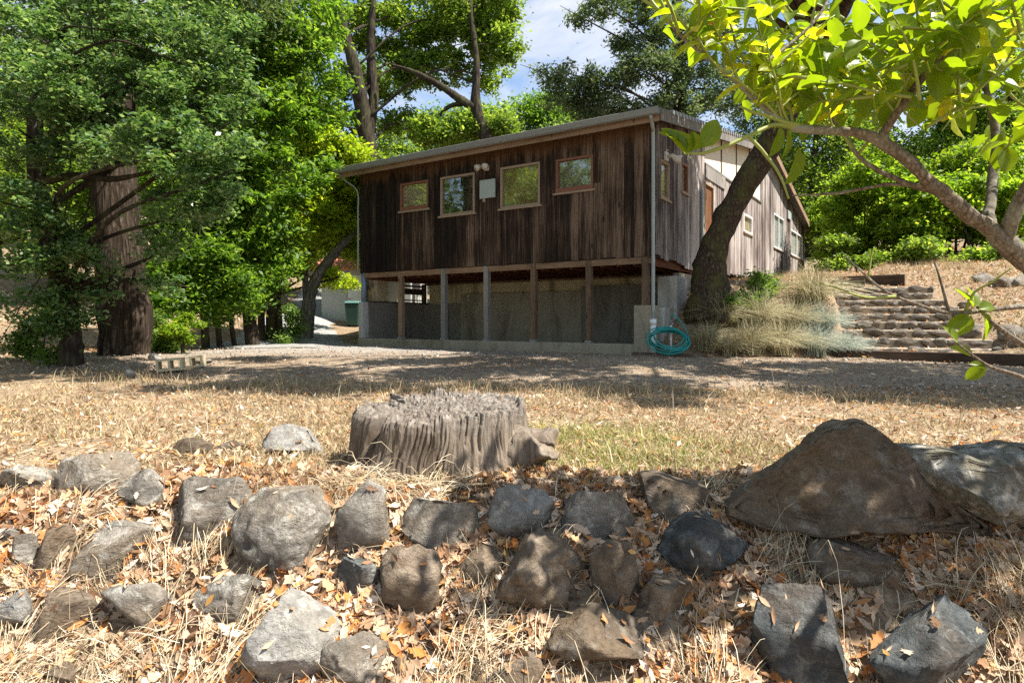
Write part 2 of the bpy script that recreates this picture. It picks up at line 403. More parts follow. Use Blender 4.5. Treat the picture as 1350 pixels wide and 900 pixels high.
def rock_mat(name, a, b, lich, lich_amt=.55, warm=(.20, .145, .095), warm_amt=.4):
    t = NT(name); o = t.wpos(); rn = t.rnd()
    n = t.noise(o, 6.5, 8, .68, .4); n2 = t.noise(o, 34, 6, .7); n3 = t.noise(o, 2.3, 4, .6, .6)
    dv = t.n('VectorMath', operation='ADD'); dn = t.n('TexNoise'); dn.inputs['Scale'].default_value = 5; t.l(o, dn.inputs['Vector']); t.l(o, dv.inputs[0]); t.l(dn.outputs['Color'], dv.inputs[1]); v = t.vor(dv.outputs[0], 5, 'DISTANCE_TO_EDGE')
    c = t.mix(t.ramp(n, [(.34, 0.), (.66, 1.)]), a, b)
    c = t.mix(t.math('MULTIPLY', t.ramp(n3, [(.42, 0.), (.62, 1.)]), warm_amt), c, warm)
    c = t.mix(t.math('MULTIPLY', t.ramp(t.noise(o, 8, 9, .75, .3), [(.51, 0.), (.60, 1.)]), lich_amt), c, lich)
    c = t.mix(.5, c, t.ramp(n2, [(.28, .35), (.62, 1.15)]), 'MULTIPLY')
    c = t.mix(.5, c, t.ramp(rn, [(0, .62), (1, 1.25)]), 'MULTIPLY')
    c = t.mix(t.math('MULTIPLY', t.ramp(n3, [(.45, 0.), (.6, 1.)]), .5), c, t.ramp(v, [(0., .4), (.02, 1.)]), 'MULTIPLY')
    h = t.math('ADD', t.math('MULTIPLY', n, .9), t.math('MULTIPLY', n2, .55)); h = t.math('ADD', h, t.math('MULTIPLY', t.noise(t.wpos((1, 1, 2.2)), 16, 6, .7, 1.2), .6)); h = t.math('ADD', h, t.math('MULTIPLY', t.ramp(v, [(0., 0.), (.05, 1.)]), .05))
    return t.done(t.principled(c, .85, t.bump(h, 1.0, .035), spec=.2))
M['rock_grey'] = rock_mat('grey_rock', (.105, .094, .080), (.30, .27, .225), (.50, .47, .40), .65, (.26, .195, .125), .55)
M['rock_brown'] = rock_mat('brown_rock', (.10, .073, .050), (.29, .225, .16), (.40, .33, .25), .4, (.26, .175, .10), .5)
M['rock_blue'] = rock_mat('blue_grey_rock', (.05, .058, .06), (.155, .165, .16), (.34, .35, .32), .45, (.15, .105, .07), .55)
M['rock_pale'] = rock_mat('pale_rock', (.19, .18, .16), (.38, .36, .32), (.56, .53, .47), .5, (.30, .24, .165), .4)
M['rock_dark'] = rock_mat('dark_rock', (.085, .063, .044), (.20, .155, .11), (.42, .39, .33), .32, (.20, .135, .075), .6)
M['rock_moss'] = rock_mat('lichened_slab', (.16, .145, .11), (.32, .295, .24), (.62, .59, .52), .75, (.24, .20, .11), .45)
M['step_stone'] = rock_mat('step_stone_rock', (.07, .06, .05), (.19, .165, .135), (.34, .31, .26), .4)

def ground_mat():
    t = NT('dry_ground'); o = t.wpos(); n = t.noise(o, .7, 6, .6, .5); n2 = t.noise(o, 9, 6, .7); v = t.vor(o, 24, 'F1', 'Color')
    c = t.mix(t.ramp(n, [(.35, 0.), (.65, 1.)]), (.13, .092, .06), (.27, .205, .138))
    c = t.mix(.5, c, t.ramp(n2, [(.3, .35), (.7, 1.25)]), 'MULTIPLY')
    c = t.mix(.45, c, t.mix(v, (.2, .12, .06), (.55, .42, .27)), 'MIX')
    return t.done(t.principled(c, .95, t.bump(t.math('ADD', n2, t.vor(o, 30)), .8, .03), spec=.1))
M['ground'] = ground_mat()
def gravel_mat():
    t = NT('drive_gravel'); o = t.wpos(); n = t.noise(o, .45, 5, .6, .4); v = t.vor(o, 38, 'F1', 'Color'); vd = t.vor(o, 38); n2 = t.noise(o, 5, 6, .7)
    xs = t.n('SeparateXYZ'); t.l(o, xs.inputs[0])
    g = t.n('MapRange'); t.l(xs.outputs[1], g.inputs[0]); g.inputs[1].default_value = 12.5; g.inputs[2].default_value = 18
    c = t.mix(t.ramp(n, [(.35, 0.), (.65, 1.)]), (.225, .163, .108), (.365, .285, .20))
    c = t.mix(g.outputs[0], c, (.34, .335, .32))
    c = t.mix(.55, c, t.mix(v, .25, 1.4), 'MULTIPLY'); c = t.mix(.4, c, t.ramp(n2, [(.3, .5), (.7, 1.2)]), 'MULTIPLY')
    return t.done(t.principled(c, .92, t.bump(t.math('ADD', vd, n2), .7, .02), spec=.15))
M['gravel'] = gravel_mat()
M['pebble'] = litter_mat('pebble', [(0, (.15, .115, .085)), (.5, (.29, .235, .18)), (1, (.47, .41, .34))], 0.0)
M['soil'] = flat_mat('step_soil', (.33, .27, .20), .95, 0, .35, 9, bump=.6)

def stump_mat():
    t = NT('weathered_stump_wood'); o = t.coord('Object', (11, 11, .9))
    g = t.noise(o, 2.2, 8, .7, .6); b = t.noise(t.coord('Object', (1, 1, 1)), 2.2, 5, .6, .5); f2 = t.noise(t.coord('Object'), 30, 5, .7)
    f = t.math('ADD', t.math('MULTIPLY', g, .7), t.math('MULTIPLY', b, .35))
    c = t.ramp(f, [(.32, (.045, .032, .022)), (.50, (.155, .118, .085)), (.66, (.28, .23, .175)), (.85, (.43, .385, .33))])
    xs = t.n('SeparateXYZ'); t.l(t.coord('Object'), xs.inputs[0])
    e = t.math('ADD', xs.outputs[2], t.math('MULTIPLY', t.noise(o, 1.0, 4), .22))
    mr = t.n('MapRange'); t.l(e, mr.inputs[0]); mr.inputs[1].default_value = .42; mr.inputs[2].default_value = .60
    c = t.mix(t.math('MULTIPLY', mr.outputs[0], .8), c, t.ramp(f2, [(.34, (.07, .055, .045)), (.5, (.19, .165, .14)), (.68, (.38, .35, .31))]))
    return t.done(t.principled(c, .92, t.bump(t.math('ADD', g, t.math('MULTIPLY', f2, .15)), .8, .02), spec=.12))
M['stump'] = stump_mat()

# ------------------------------------------------------------------ terrain
HC = Vector((3.066, 13.77, -.72))                 # front right corner of the house
DU = np.array([.835, -.550]); DS = np.array([.550, .835])
def su(x, y):
    x = np.asarray(x, float); y = np.asarray(y, float)
    return (x - HC.x) * DS[0] + (y - HC.y) * DS[1], (x - HC.x) * DU[0] + (y - HC.y) * DU[1]
def from_su(s, u):
    return HC.x + DS[0] * s + DU[0] * u, HC.y + DS[1] * s + DU[1] * u
BY = [-80, 1.6, 2.2, 2.5, 3.3, 3.75, 5, 7.5, 10, 13, 18.5, 22, 30, 45, 70, 120, 250, 500]
BZ = [-2.2, -1.80, -1.73, -1.55, -.97, -.90, -.93, -.97, -.90, -.745, -.72, -.45, .4, 2.0, 6, 16, 30, 45]
AQ = [0, .3, 1.6, 3, 8, 14, 19, 30, 60, 120, 400]; AZ = [-.745, -.6, .40, 1.0, 1.3, 1.6, 2.3, 4, 9, 18, 40]
BQ = [0, .2, 5.5, 8, 12, 20, 30, 60, 120, 400]; BBZ = [-.745, -.62, .95, 1.35, 2.2, 3.4, 5, 10, 18, 40]
def sedge(u): return np.interp(u, [-1, 0, 1, 2.7, 3.4, 6, 20], [-.3, -.2, 0, 1.0, 1.65, 1.75, 2.5])
STO = np.array(from_su(1.80, 3.50)); STE = np.array([.927, -.375]); STF = np.array([.375, .927])
def ground_h(x, y):
    x = np.asarray(x, float); y = np.asarray(y, float)
    s, u = su(x, y)
    b = np.interp(y, BY, BZ)
    b = b + sstep(15, 45, y) * sstep(-5, -28, x) * 4.0
    q = s - sedge(u)
    w = sstep(2.9, 3.8, u)
    sa_ = (x - STO[0]) * STE[0] + (y - STO[1]) * STE[1]; sb_ = (x - STO[0]) * STF[0] + (y - STO[1]) * STF[1]
    cut = sstep(-.12, .05, sa_) * (1 - sstep(2.8, 3.05, sa_)) * sstep(-.1, .1, sb_) * (1 - sstep(4.6, 5.0, sb_))
    bank = np.interp(q, AQ, AZ) * (1 - w) + np.interp(q, BQ, BBZ) * w
    wd = np.interp(s, [0, 18, 30], [.12, .12, 14])
    m = sstep(0, 1, (u + wd) / (wd - .02)) * (q > 0)
    z = b * (1 - m) + np.maximum(b, bank) * m
    z = z * (1 - cut) + cut * (-.80 + sb_ * .345)
    pad = sstep(-9.6, -9.1, u) * (u < -.02) * sstep(-.6, -.2, s) * (1 - sstep(3.0, 3.3, s))
    z = z * (1 - pad) + (-.74) * pad
    z = z + fbm2(x, y, 3.1, 13, 4) * .045 * sstep(2.1, 2.4, y) * (1 - sstep(3.3, 3.6, y))
    z = z + fbm2(x, y, 1.3, 3, 4) * .030 * (1 - pad) * sstep(0, 2, np.abs(y)) + sstep(14, 30, y) * fbm2(x, y, .18, 9, 3) * .5 * (1 - pad)
    return z
def gz(x, y): return float(ground_h(np.array([x]), np.array([y]))[0])

def hit(px, py):
    """where the sight line through a photo pixel meets the ground"""
    dx, dz = (px - CXP) / F, (HOR - py) / F
    ds = np.concatenate([np.linspace(1.5, 6, 900), np.linspace(6, 60, 2500)])
    g = ground_h(dx * ds, ds) - dz * ds
    i = np.argmax(g > 0)
    d = ds[i] if g[i] > 0 else 60.0
    return Vector((dx * d, d, dz * d))

def warp(a, b, n, c, k):       # grid lines crowded about c
    t = np.linspace(-1, 1, n); s = np.sinh(t * k) / np.sinh(k)
    return np.where(s < 0, c + s * (c - a), c + s * (b - c))
gx = warp(-320, 320, 330, 0.5, 6.2)
gy = np.concatenate([np.linspace(-60, 1.4, 14), np.arange(1.5, 4.2, .03), np.arange(4.2, 9, .08), np.arange(9, 24, .16), np.arange(24, 60, .8), np.linspace(60, 520, 40)])
XX, YY = np.meshgrid(gx, gy)
ZZ = ground_h(XX.ravel(), YY.ravel()).reshape(XX.shape)
ny, nx = XX.shape
idx = np.arange(nx * ny).reshape(ny, nx)
quads = np.stack([idx[:-1, :-1], idx[:-1, 1:], idx[1:, 1:], idx[1:, :-1]], -1).reshape(-1, 4)
me = np_mesh('ground', np.stack([XX.ravel(), YY.ravel(), ZZ.ravel()], 1), quads.ravel(), np.arange(len(quads)) * 4, True)
tag(link('ground', me, None, M['ground']), kind='structure')

def strip(name, mat, near, far, us, rows=14, lift=.018):
    """a sheet between two edge curves, following the ground"""
    vs = []
    for k in us:
        a, b = near(k), far(k)
        for r in range(rows + 1):
            t = r / rows; x, y = a[0] + (b[0] - a[0]) * t, a[1] + (b[1] - a[1]) * t
            e = min(1, min(r, rows - r) / 1.5)
            vs.append((x, y, gz(x, y) + lift * e - .012 * (1 - e)))
    n = rows + 1; fs = [(i * n + r, (i + 1) * n + r, (i + 1) * n + r + 1, i * n + r + 1) for i in range(len(us) - 1) for r in range(rows)]
    return vs, fs
NX = lambda k: float(fbm2(k, 3.1, .7, 5, 4)[0])
def near_edge(x): return (x, float(np.interp(x, [-12, -8, -5.5, 0, 6, 18], [13.5, 11.2, 9.9, 9.0, 8.2, 7.2])) + NX(x) * .35)
def far_edge(x):
    s_, u_ = 0, 0
    y = float(np.interp(x, [-12, -8.3, -6.5, -5.0, -4.5, 3.2, 4.5, 6.4, 7.3, 9.2, 18], [14.2, 15.0, 16.9, 18.9, 18.45, 13.5, 13.05, 13.1, 12.9, 11.6, 6.5]))
    return (x, max(y, near_edge(x)[1] + .3) + (NX(x + 40) * .1 if x < -5 else 0))
v1, f1 = strip('d', None, near_edge, far_edge, np.linspace(-9.5, 15, 110))
v2, f2 = strip('d', None, lambda k: (float(np.interp(k, [16, 20, 26, 40], [-8.3, -9.0, -10.0, -13])) + NX(k) * .3, k), lambda k: (float(np.interp(k, [16, 18.6, 20, 26, 40], [-4.2, -4.6, -5.2, -7.2, -9.5])), k), np.linspace(16.2, 40, 60), 8, .03)
mb = MB(); mb.add(v1, f1); mb.add(v2, f2)
tag(mb.build('driveway', M['gravel'], None, True), kind='structure')

# ------------------------------------------------------------------ the house
house = empty('wooden_house', HC, math.atan2(DU[1], DU[0]))
tag(house, 'weathered brown board house raised on posts over an open concrete undercroft', 'house')
Z0 = HC.z
def front(px, py):
    k = (px - CXP) / F; t = (HC.x - k * HC.y) / (.835 + .55 * k); d = HC.y + .55 * t
    return -t, (HOR - py) / F * d - Z0
def side(px, py):
    k = (px - CXP) / F; s = (k * HC.y - HC.x) / (.55 - .835 * k); d = HC.y + .835 * s
    return s, (HOR - py) / F * d - Z0
WL, LEN = 8.92, 19.4
ZB, ZE = 1.41 - Z0, 4.36 - Z0          # siding bottom, eave
RID, ZR = 10.8, 6.02 - Z0
def roof_z(s): return ZE + (ZR - ZE) * s / RID if s <= RID else ZR + (4.20 - Z0 - ZR) * (s - RID) / (LEN - RID)

# front boards, broken at the windows
wins = []
for (x0, x1, yt, yb, trim, blind) in ((529, 566, 240, 277, 'red_trim', 'blind_beige'), (582, 627, 231, 283, 'tan_trim', 'dark_backing'),
                                      (661, 713, 217.5, 273, 'tan_trim', 'blind_ochre'), (734, 783, 207.5, 252.5, 'red_trim', 'grey_backing')):
    u0, _ = front(x0, yt); u1, _ = front(x1, yt); xm = (x0 + x1) / 2
    wins.append((u0, u1, front(xm, yb)[1], front(xm, yt)[1], trim, blind))
def split_boards(a, b, openings, wmin, wmax, rnd):
    cuts = sorted(set([a, b] + [w for o in openings for w in o[:2] if a < w < b])); out = []
    for c0, c1 in zip(cuts[:-1], cuts[1:]):
        n = max(1, round((c1 - c0) / rnd.uniform(wmin, wmax)))
        ws = np.array([rnd.uniform(.75, 1.25) for _ in range(n)]); ws = ws / ws.sum() * (c1 - c0); e = c0 + np.concatenate([[0], np.cumsum(ws)])
        out += list(zip(e[:-1], e[1:]))
    return out
rb = random.Random(3)
for (a, b) in split_boards(-WL, 0, wins, .17, .25, rb):
    mid = (a + b) / 2; segs = [(ZB + rb.uniform(-.03, .02), ZE + .02)]
    for o in wins:
        if o[0] <= mid <= o[1]: segs = [(segs[0][0], o[2] - .01), (o[3] + .01, ZE + .02)]
    if len(segs) == 1 and rb.random() < .22:
        zc = rb.uniform(ZB + 1.2, ZB + 2.2); segs = [(segs[0][0], zc - .003), (zc + .003, ZE + .02)]
    for z0, z1 in segs:
        j = rb.uniform(0, .014); g = .004
        MB().box((a + g, -.030 - j, z0), (b - g, -.004, z1)).build('siding_board', M['board'], house)
# side boards (u = 0 plane, s from 0 to LEN), ending under the roof or at the cream panels
swins = []
for (x0, x1, yt, yb, trim, blind) in ((868.5, 880, 213, 263, 'tan_trim', 'blind_beige'), (896.5, 905, 216, 255, 'red_trim', 'grey_backing'),
                                      (927, 939, 243, 322, 'tan_trim', 'door'), (979, 990, 284, 308, 'white_trim', 'blind_beige'),
                                      (1018.5, 1032, 285, 329, 'white_trim', 'blind_white'), (1041, 1057, 307, 339, 'white_trim', 'blind_white')):
    s0, _ = side(x0, yt); s1, _ = side(x1, yt); xm = (x0 + x1) / 2
    swins.append((s0, s1, side(xm, yb)[1], side(xm, yt)[1], trim, blind))
M['blind_white'] = flat_mat('white_blind', (.7, .72, .72), .8, 0, .05)
CR0, CR1, CRZ = 3.55, 10.2, 4.10 - Z0
for (a, b) in split_boards(.03, LEN, list(swins) + [(CR0, CR1)], .19, .27, rb):
    mid = (a + b) / 2
    zb = float(np.interp(mid, [0, 3.3, 3.4, 9, 14, 15, LEN], [ZB, ZB - .14, ZB - .1, 1.45 - Z0, 1.6 - Z0, 1.75 - Z0, 2.35 - Z0])) + rb.uniform(-.05, .05)
    inset = CR0 <= mid <= CR1
    zt0, zt1 = (CRZ, CRZ) if inset else (roof_z(a) - .02, roof_z(b) - .02)
    segs = [(zb, None)]
    for o in swins:
        if o[0] <= mid <= o[1]: segs = [(zb, o[2] - .01), (o[3] + .01, None)]
    for z0, z1 in segs:
        j = rb.uniform(0, .014); g = .004; ta, tb = (zt0, zt1) if z1 is None else (z1, z1)
        if min(ta, tb) - z0 < .02: continue
        MB().hexa([(.004, a + g, z0), (.030 + j, a + g, z0), (.030 + j, b - g, z0), (.004, b - g, z0),
                   (.004, a + g, ta), (.030 + j, a + g, ta), (.030 + j, b - g, tb), (.004, b - g, tb)]).build('siding_board', M['board_side'], house)
# cream panels above the lower siding, and the trim board that caps it
cuts = np.linspace(CR0, CR1, 5)
for a, b in zip(cuts[:-1], cuts[1:]):
    MB().hexa([(-.05, a + .03, CRZ), (.012, a + .03, CRZ), (.012, b - .03, CRZ), (-.05, b - .03, CRZ),
               (-.05, a + .03, roof_z(a) - .02), (.012, a + .03, roof_z(a) - .02), (.012, b - .03, roof_z(b) - .02), (-.05, b - .03, roof_z(b) - .02)]).build('cream_panel', M['cream'], house)
    MB().box((-.05, a - .03, CRZ), (.035, a + .03, roof_z(a) - .02)).build('panel_batten', M['old_plank'], house)
MB().box((-.01, CR0, CRZ), (.075, CR1, CRZ + .05)).build('cap_board', M['grey_post'], house)
MB().box((.05, CR0 + .02, CRZ - .34), (.072, CR0 + 1.9, CRZ - .003)).build('lintel_board', M['grey_post'], house)
# corner boards
MB().box((-.11, -.062, ZB - .02), (.002, -.034, ZE + .02)).build('corner_board', M['board'], house)
MB().box((-WL - .03, -.062, ZB - .02), (-WL + .08, -.034, ZE + .02)).build('corner_board', M['board'], house)

def window(o, onside):
    a, b, z0, z1, trim, blind = o
    def bx(m, a0, d0, zz0, a1, d1, zz1):       # d = outward depth
        if onside: m.box((min(d0, d1), a0, zz0), (max(d0, d1), a1, zz1))
        else: m.box((a0, -max(d0, d1), zz0), (a1, -min(d0, d1), zz1))
        return m
    w = .055
    fr = MB()
    bx(fr, a, -.06, z1 - w, b, .052, z1); bx(fr, a, -.06, z0 + w, a + w, .049, z1 - w); bx(fr, b - w, -.06, z0 + w, b, .049, z1 - w); bx(fr, a, -.06, z0, b, .052, z0 + w)
    if blind == 'door':
        d = fr.build('door', M[trim], house)
        bx(MB(), a + w, -.03, z0 + w, b - w, .0, z1 - w).build('door_panel', M['door_brown'], d)
        return
    f = fr.build('window', M[trim], house)
    bx(MB(), a + w, -.012, z0 + w, b - w, -.004, z1 - w).build('pane', M['glass'], f)
    bx(MB(), a + w, -.045, z0 + w, b - w, -.03, z1 - w).build('blind', M[blind], f)  # sheet behind the glass; the dark and grey ones carry painted reflections
    bx(MB(), a - .06, -.01, z0 - .045, b + .06, .085, z0 - .001).build('sill', M['tan_trim'], f)
    if onside and b - a > 1.2:
        c = (a + b) / 2; bx(MB(), c - .04, -.002, z0 + w, c + .04, .045, z1 - w).build('mullion', M[trim], f)
    if trim == 'red_trim' and not onside:
        bx(MB(), a, .053, z0 + .002, b, .066, z0 + .11).build('bottom_rail', M['red_trim'], f)
for o in wins: window(o, False)
for o in swins: window(o, True)
# inner dark shell so nothing shows through the boards
MB().box((-WL + .02, .17, ZB + .06), (-.02 - .16, LEN - .1, ZE - .1)).build('interior_wall', M['dark_backing'], house)
MB().box((-WL, -.003, ZB - .0), (0, .03, ZE - .1)).build  # (sheathing left open at the windows)
for (a, b) in zip([-WL] + [w[1] for w in wins], [w[0] for w in wins] + [-.02]):
    MB().box((a, 0, ZB), (b, .12, ZE)).build('sheathing', M['black'], house)
for w in wins:
    MB().box((w[0], 0, ZB), (w[1], .12, w[2])).build('sheathing', M['black'], house)
    MB().box((w[0], 0, w[3]), (w[1], .12, ZE)).build('sheathing', M['black'], house)
edges = [0.125] + [x for w in swins for x in w[:2]] + [LEN]
for k in range(0, len(edges), 2):
    a, b = edges[k], edges[k + 1]
    zb = float(np.interp((a + b) / 2, [0, 14, LEN], [ZB, 1.75 - Z0, 2.4 - Z0]))
    MB().hexa([(-.14, a, zb), (0, a, zb), (0, b, zb), (-.14, b, zb), (-.14, a, min(CRZ, roof_z(a)) - .05), (0, a, min(CRZ, roof_z(a)) - .05), (0, b, min(CRZ, roof_z(b)) - .05), (-.14, b, min(CRZ, roof_z(b)) - .05)]).build('sheathing', M['black'], house)
for w in swins:
    zb = float(np.interp((w[0] + w[1]) / 2, [0, 14, LEN], [ZB, 1.75 - Z0, 2.4 - Z0]))
    if w[2] > zb: MB().box((-.14, w[0], zb), (0, w[1], w[2])).build('sheathing', M['black'], house)
    MB().box((-.14, w[0], w[3]), (0, w[1], min(CRZ, roof_z(w[0])) - .06)).build('sheathing', M['black'], house)
# left gable wall (hidden but there)
MB().hexa([(-WL + .004, .03, ZB), (-WL + .05, .03, ZB), (-WL + .05, LEN, ZB), (-WL + .004, LEN, ZB), (-WL + .004, .03, ZE), (-WL + .05, .03, ZE), (-WL + .05, LEN, ZE - .2), (-WL + .004, LEN, ZE - .2)]).build('end_wall', M['board_side'], house)

# roof, two slopes
OV, OL, OR_ = .42, .66, .30
zf = ZE - (ZR - ZE) / RID * OV
def slab(name, s0, z0, s1, z1, th, u0, u1, mat, par=house):
    return MB().hexa([(u0, s0, z0), (u1, s0, z0), (u1, s1, z1), (u0, s1, z1), (u0, s0, z0 + th), (u1, s0, z0 + th), (u1, s1, z1 + th), (u0, s1, z1 + th)]).build(name, mat, par)
roof = slab('roof', -OV, zf + .05, RID, ZR + .05, .09, -WL - OL, OR_, M['roof'])
slab('roof_slope', RID + .002, ZR + .05, LEN + .35, 4.20 - Z0 - .02, .09, -WL - OL, OR_ + .02, M['roof'], roof)
slab('soffit', -OV + .03, zf + .014, RID, ZR + .02, .028, -WL - OL + .02, OR_ - .03, M['fascia'], roof)
# barge boards on the right-hand verge
slab('barge_board', -OV, zf - .13, CR1 + .4, roof_z(CR1 + .4) - .16, .24, OR_ + .002, OR_ + .035, M['grey_post'], roof)
slab('barge_board', RID + .1, ZR - .10, LEN + .4, 4.20 - Z0 - .17, .22, OR_ + .025, OR_ + .06, M['fascia'], roof)
for k in range(85):                                         # ribbed roofing ends along the verge
    s = .2 + k * .225
    MB().box((OR_ - .02, s, roof_z(s) + .075), (OR_ + .055, s + .12, roof_z(s) + .165)).build('roofing_rib', M['gutter'], roof)
# fascia + half round gutter along the eave
MB().box((-WL - OL + .02, -OV - .004, zf - .13), (OR_ - .02, -OV + .022, zf + .046)).build('fascia', M['fascia'], house)
g = MB(); prof = [(0.0, .075), (-.002, -.0), (-.03, -.062), (-.085, -.078), (-.128, -.05), (-.14, .02), (-.148, .07), (-.136, .078), (-.122, .02), (-.08, -.05), (-.03, -.04), (-.012, .0), (-.012, .075)]
n = len(prof); vs = []
for u in (-WL - OL, OR_): vs += [(u, -OV - .006 + p[0], zf + .06 + p[1]) for p in prof]
g.add(vs, [(i, (i + 1) % n, n + (i + 1) % n, n + i) for i in range(n)] + [tuple(range(n))[::-1], tuple(range(n, 2 * n))])
gut = g.build('gutter', M['gutter'], house)
for u in np.linspace(-WL - .4, .1, 9):
    MB().box((u, -OV - .14, zf + .141), (u + .03, -OV + .02, zf + .15)).build('gutter_strap', M['gutter'], gut)
# left downspout elbow
MB().tube(spline([(-WL - .5, -OV - .07, zf), (-WL - .42, -.3, zf - .18), (-WL - .12, -.09, zf - .5), (-WL - .09, -.09, zf - 1.2), (-WL - .09, -.09, ZB)]), .022, 8).build('downspout', M['pipe'], house, True)
# right downspout: grey pipe to a white pvc foot
pu, pz = front(862.5, 200)
MB().tube(spline([(.12, -OV - .08, zf), (.09, -.30, zf - .22), (.03, -.12, zf - .45), (.03, -.12, 2.2), (.03, -.12, .70)], 5), .040, 10).build('downspout', M['pipe'], house, True)
pv = MB().tube([(.03, -.12, .02), (.03, -.12, .70)], .062, 12).build('drain_pipe', M['pvc'], house, True)
MB().tube([(.03, -.12, .64), (.03, -.12, .76)], .075, 12).build('collar', M['pvc'], pv, True)
# second thin pipe beside the door
sd, zt = side(921, 252)
MB().tube([(.09, sd, 1.9), (.09, sd, zt)], .035, 8).build('vent_pipe', M['pipe'], house, True)
# meter panel and twin floodlight between the windows
u0, z1 = front(635, 239); u1, z0 = front(655, 260.5)
bxp = MB().box((u0, -.10, z0), (u1, -.046, z1)).build('metal_panel', M['box_metal'], house, bevel=.008)
MB().box((u0 + .09, -.085, z0 - .09), (u0 + .17, -.05, z0)).build('conduit_fitting', M['tan_trim'], bxp)
uf, zfz = front(643.5, 222)
fl = MB().box((uf - .07, -.075, zfz - .07), (uf + .07, -.04, zfz + .07)).build('floodlight', M['lamp_w'], house, bevel=.01)
for dx in (-.15, .1):
    h = MB(); h.tube([(uf + dx * .5, -.08, zfz), (uf + dx * .7, -.16, zfz + .02), (uf + dx * .8, -.17, zfz + .03), (uf + dx, -.30, zfz - .03)], [.02, .03, .05, .085], 12)
    h.build('lamp_head', M['lamp_w'], fl, True)
ss, zz = side(875, 207)
fl2 = MB().box((.035, ss - .1, zz - .1), (.09, ss + .1, zz + .1)).build('wall_light', M['lamp_w'], house, bevel=.01)
MB().tube([(.09, ss, zz), (.2, ss, zz), (.24, ss + .05, zz - .05), (.36, ss + .1, zz - .1)], [.03, .05, .07, .11], 12).build('lamp_head', M['lamp_w'], fl2, True)
sq, zq = side(1038, 285)
MB().box((.05, sq - .35, zq - .15), (.1, sq + .35, zq + .2)).build('electric_box', M['box_metal'], house, bevel=.01)

# undercroft: sill kerb, posts, beam, joists, concrete walls
SB = 2.80
sill = MB().box((-WL - .06, -.13, -.06), (-.18, .17, .215)).build('sill_wall', M['conc'], house, bevel=.012)
MB().box((-WL - .06, -.1, .216), (-WL + .10, .16, 1.28)).build('end_pier', M['conc_l'], house, bevel=.012)
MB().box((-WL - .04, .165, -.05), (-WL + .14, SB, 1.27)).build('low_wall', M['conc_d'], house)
MB().box((-WL - .05, .161, 1.272), (-WL + .16, SB, 1.31)).build('wall_plate', M['old_plank'], house)
MB().tube([(-WL + .03, .03, 1.28), (-WL + .03, .03, ZB)], .075, 10).build('corner_pipe', flat_mat('blue_grey_pipe', (.16, .22, .29), .5), house, True)
pr_u0, pr_z = front(839, 403); pr_u1, _ = front(856, 403)
pier = MB().box((pr_u0, -.16, -.06), (-.005, .30, 1.06)).build('corner_pier', M['conc'], house, bevel=.015)
for i, px in enumerate((528.5, 585, 641.5, 703.5, 776.5)):
    u, _ = front(px, 400); w = .068
    p = MB().box((u - w, -.045, .27), (u + w, .09, ZB - .02)).build('post', M['post'] if i in (0, 3, 4) else M['grey_post'], house, bevel=.006)
    MB().box((u - w - .012, -.058, .217), (u + w + .012, .103, .272)).build('post_base', M['gutter'], p)
u, _ = front(851, 370)
MB().box((u - .07, -.05, 1.062), (u + .07, .09, ZB - .02)).build('post', M['post'], house, bevel=.006)
MB().box((-WL, -.02, ZB - .16), (0, .06, ZB - .022)).build('rim_beam', M['beam'], house)
for k in range(23):
    u = -WL + .12 + k * (WL - .2) / 22
    MB().box((u - .022, .062, ZB - .20), (u + .022, 6.0, ZB - .02)).build('joist', M['joist'], house)
    if k < 22: MB().box((u + .05, SB + .03, ZB - .18), (u + .30, SB + .10, ZB - .04)).build('blocking', M['beam'], house)
MB().box((-WL, .0, ZB - .019), (0, LEN, ZB + .01)).build('floor_deck', M['old_plank'], house)
MB().box((-WL, SB - .06, ZB - .25), (-.02, SB + .16, ZB - .201)).build('sill_plate', M['beam'], house)
MB().box((-WL + .14, SB + .02, -.05), (-.02, SB + .3, ZB - .251)).build('back_wall', M['conc_y'], house)
def bu(px): # column on the inner back wall
    k = (px - CXP) / F; ax, ay = from_su(SB, 0); t = (ax - k * ay) / (.835 + .55 * k); return -t
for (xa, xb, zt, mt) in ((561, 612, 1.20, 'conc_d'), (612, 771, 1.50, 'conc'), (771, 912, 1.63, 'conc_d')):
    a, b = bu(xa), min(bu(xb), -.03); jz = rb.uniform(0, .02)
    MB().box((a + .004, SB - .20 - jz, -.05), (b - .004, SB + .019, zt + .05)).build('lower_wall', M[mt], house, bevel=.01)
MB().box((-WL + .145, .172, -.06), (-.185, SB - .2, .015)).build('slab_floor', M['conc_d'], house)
# concrete along the right side, holding the bank
MB().box((-.16, .302, -.06), (.10, 1.0, 1.02)).build('side_wall', M['conc_l'], house, bevel=.015)
MB().box((-.30, 1.002, -.06), (.16, 1.75, 1.75)).build('side_pier', M['conc_l'], house, bevel=.02)
MB().box((-.18, 1.752, -.06), (-.03, 4.2, ZB - .255)).build('side_retaining_wall', M['conc'], house)
# a stack of slats closing the back of the left side
for k, (z0, z1) in enumerate(((1.36, 1.40), (1.56, 1.75), (1.80, 1.86), (1.93, 2.02))):
    MB().box((-WL + .0, 1.65, z0), (-WL + .05, SB - .02, z1)).build('slat', M['old_plank'], house)
MB().box((-WL - .01, SB - .2, 1.312), (-WL + .10, SB - .07, ZB - .22)).build('slat_post', M['old_plank'], house)
MB().box((-WL + .01, .55, 1.312), (-WL + .06, 1.0, ZB - .2)).build('panel', M['conc_y'], house)
# stucco footing under the rear of the side wall
MB().box((-.12, 13.2, .8), (-.02, LEN, 3.0)).build('footing', M['conc_l'], house)

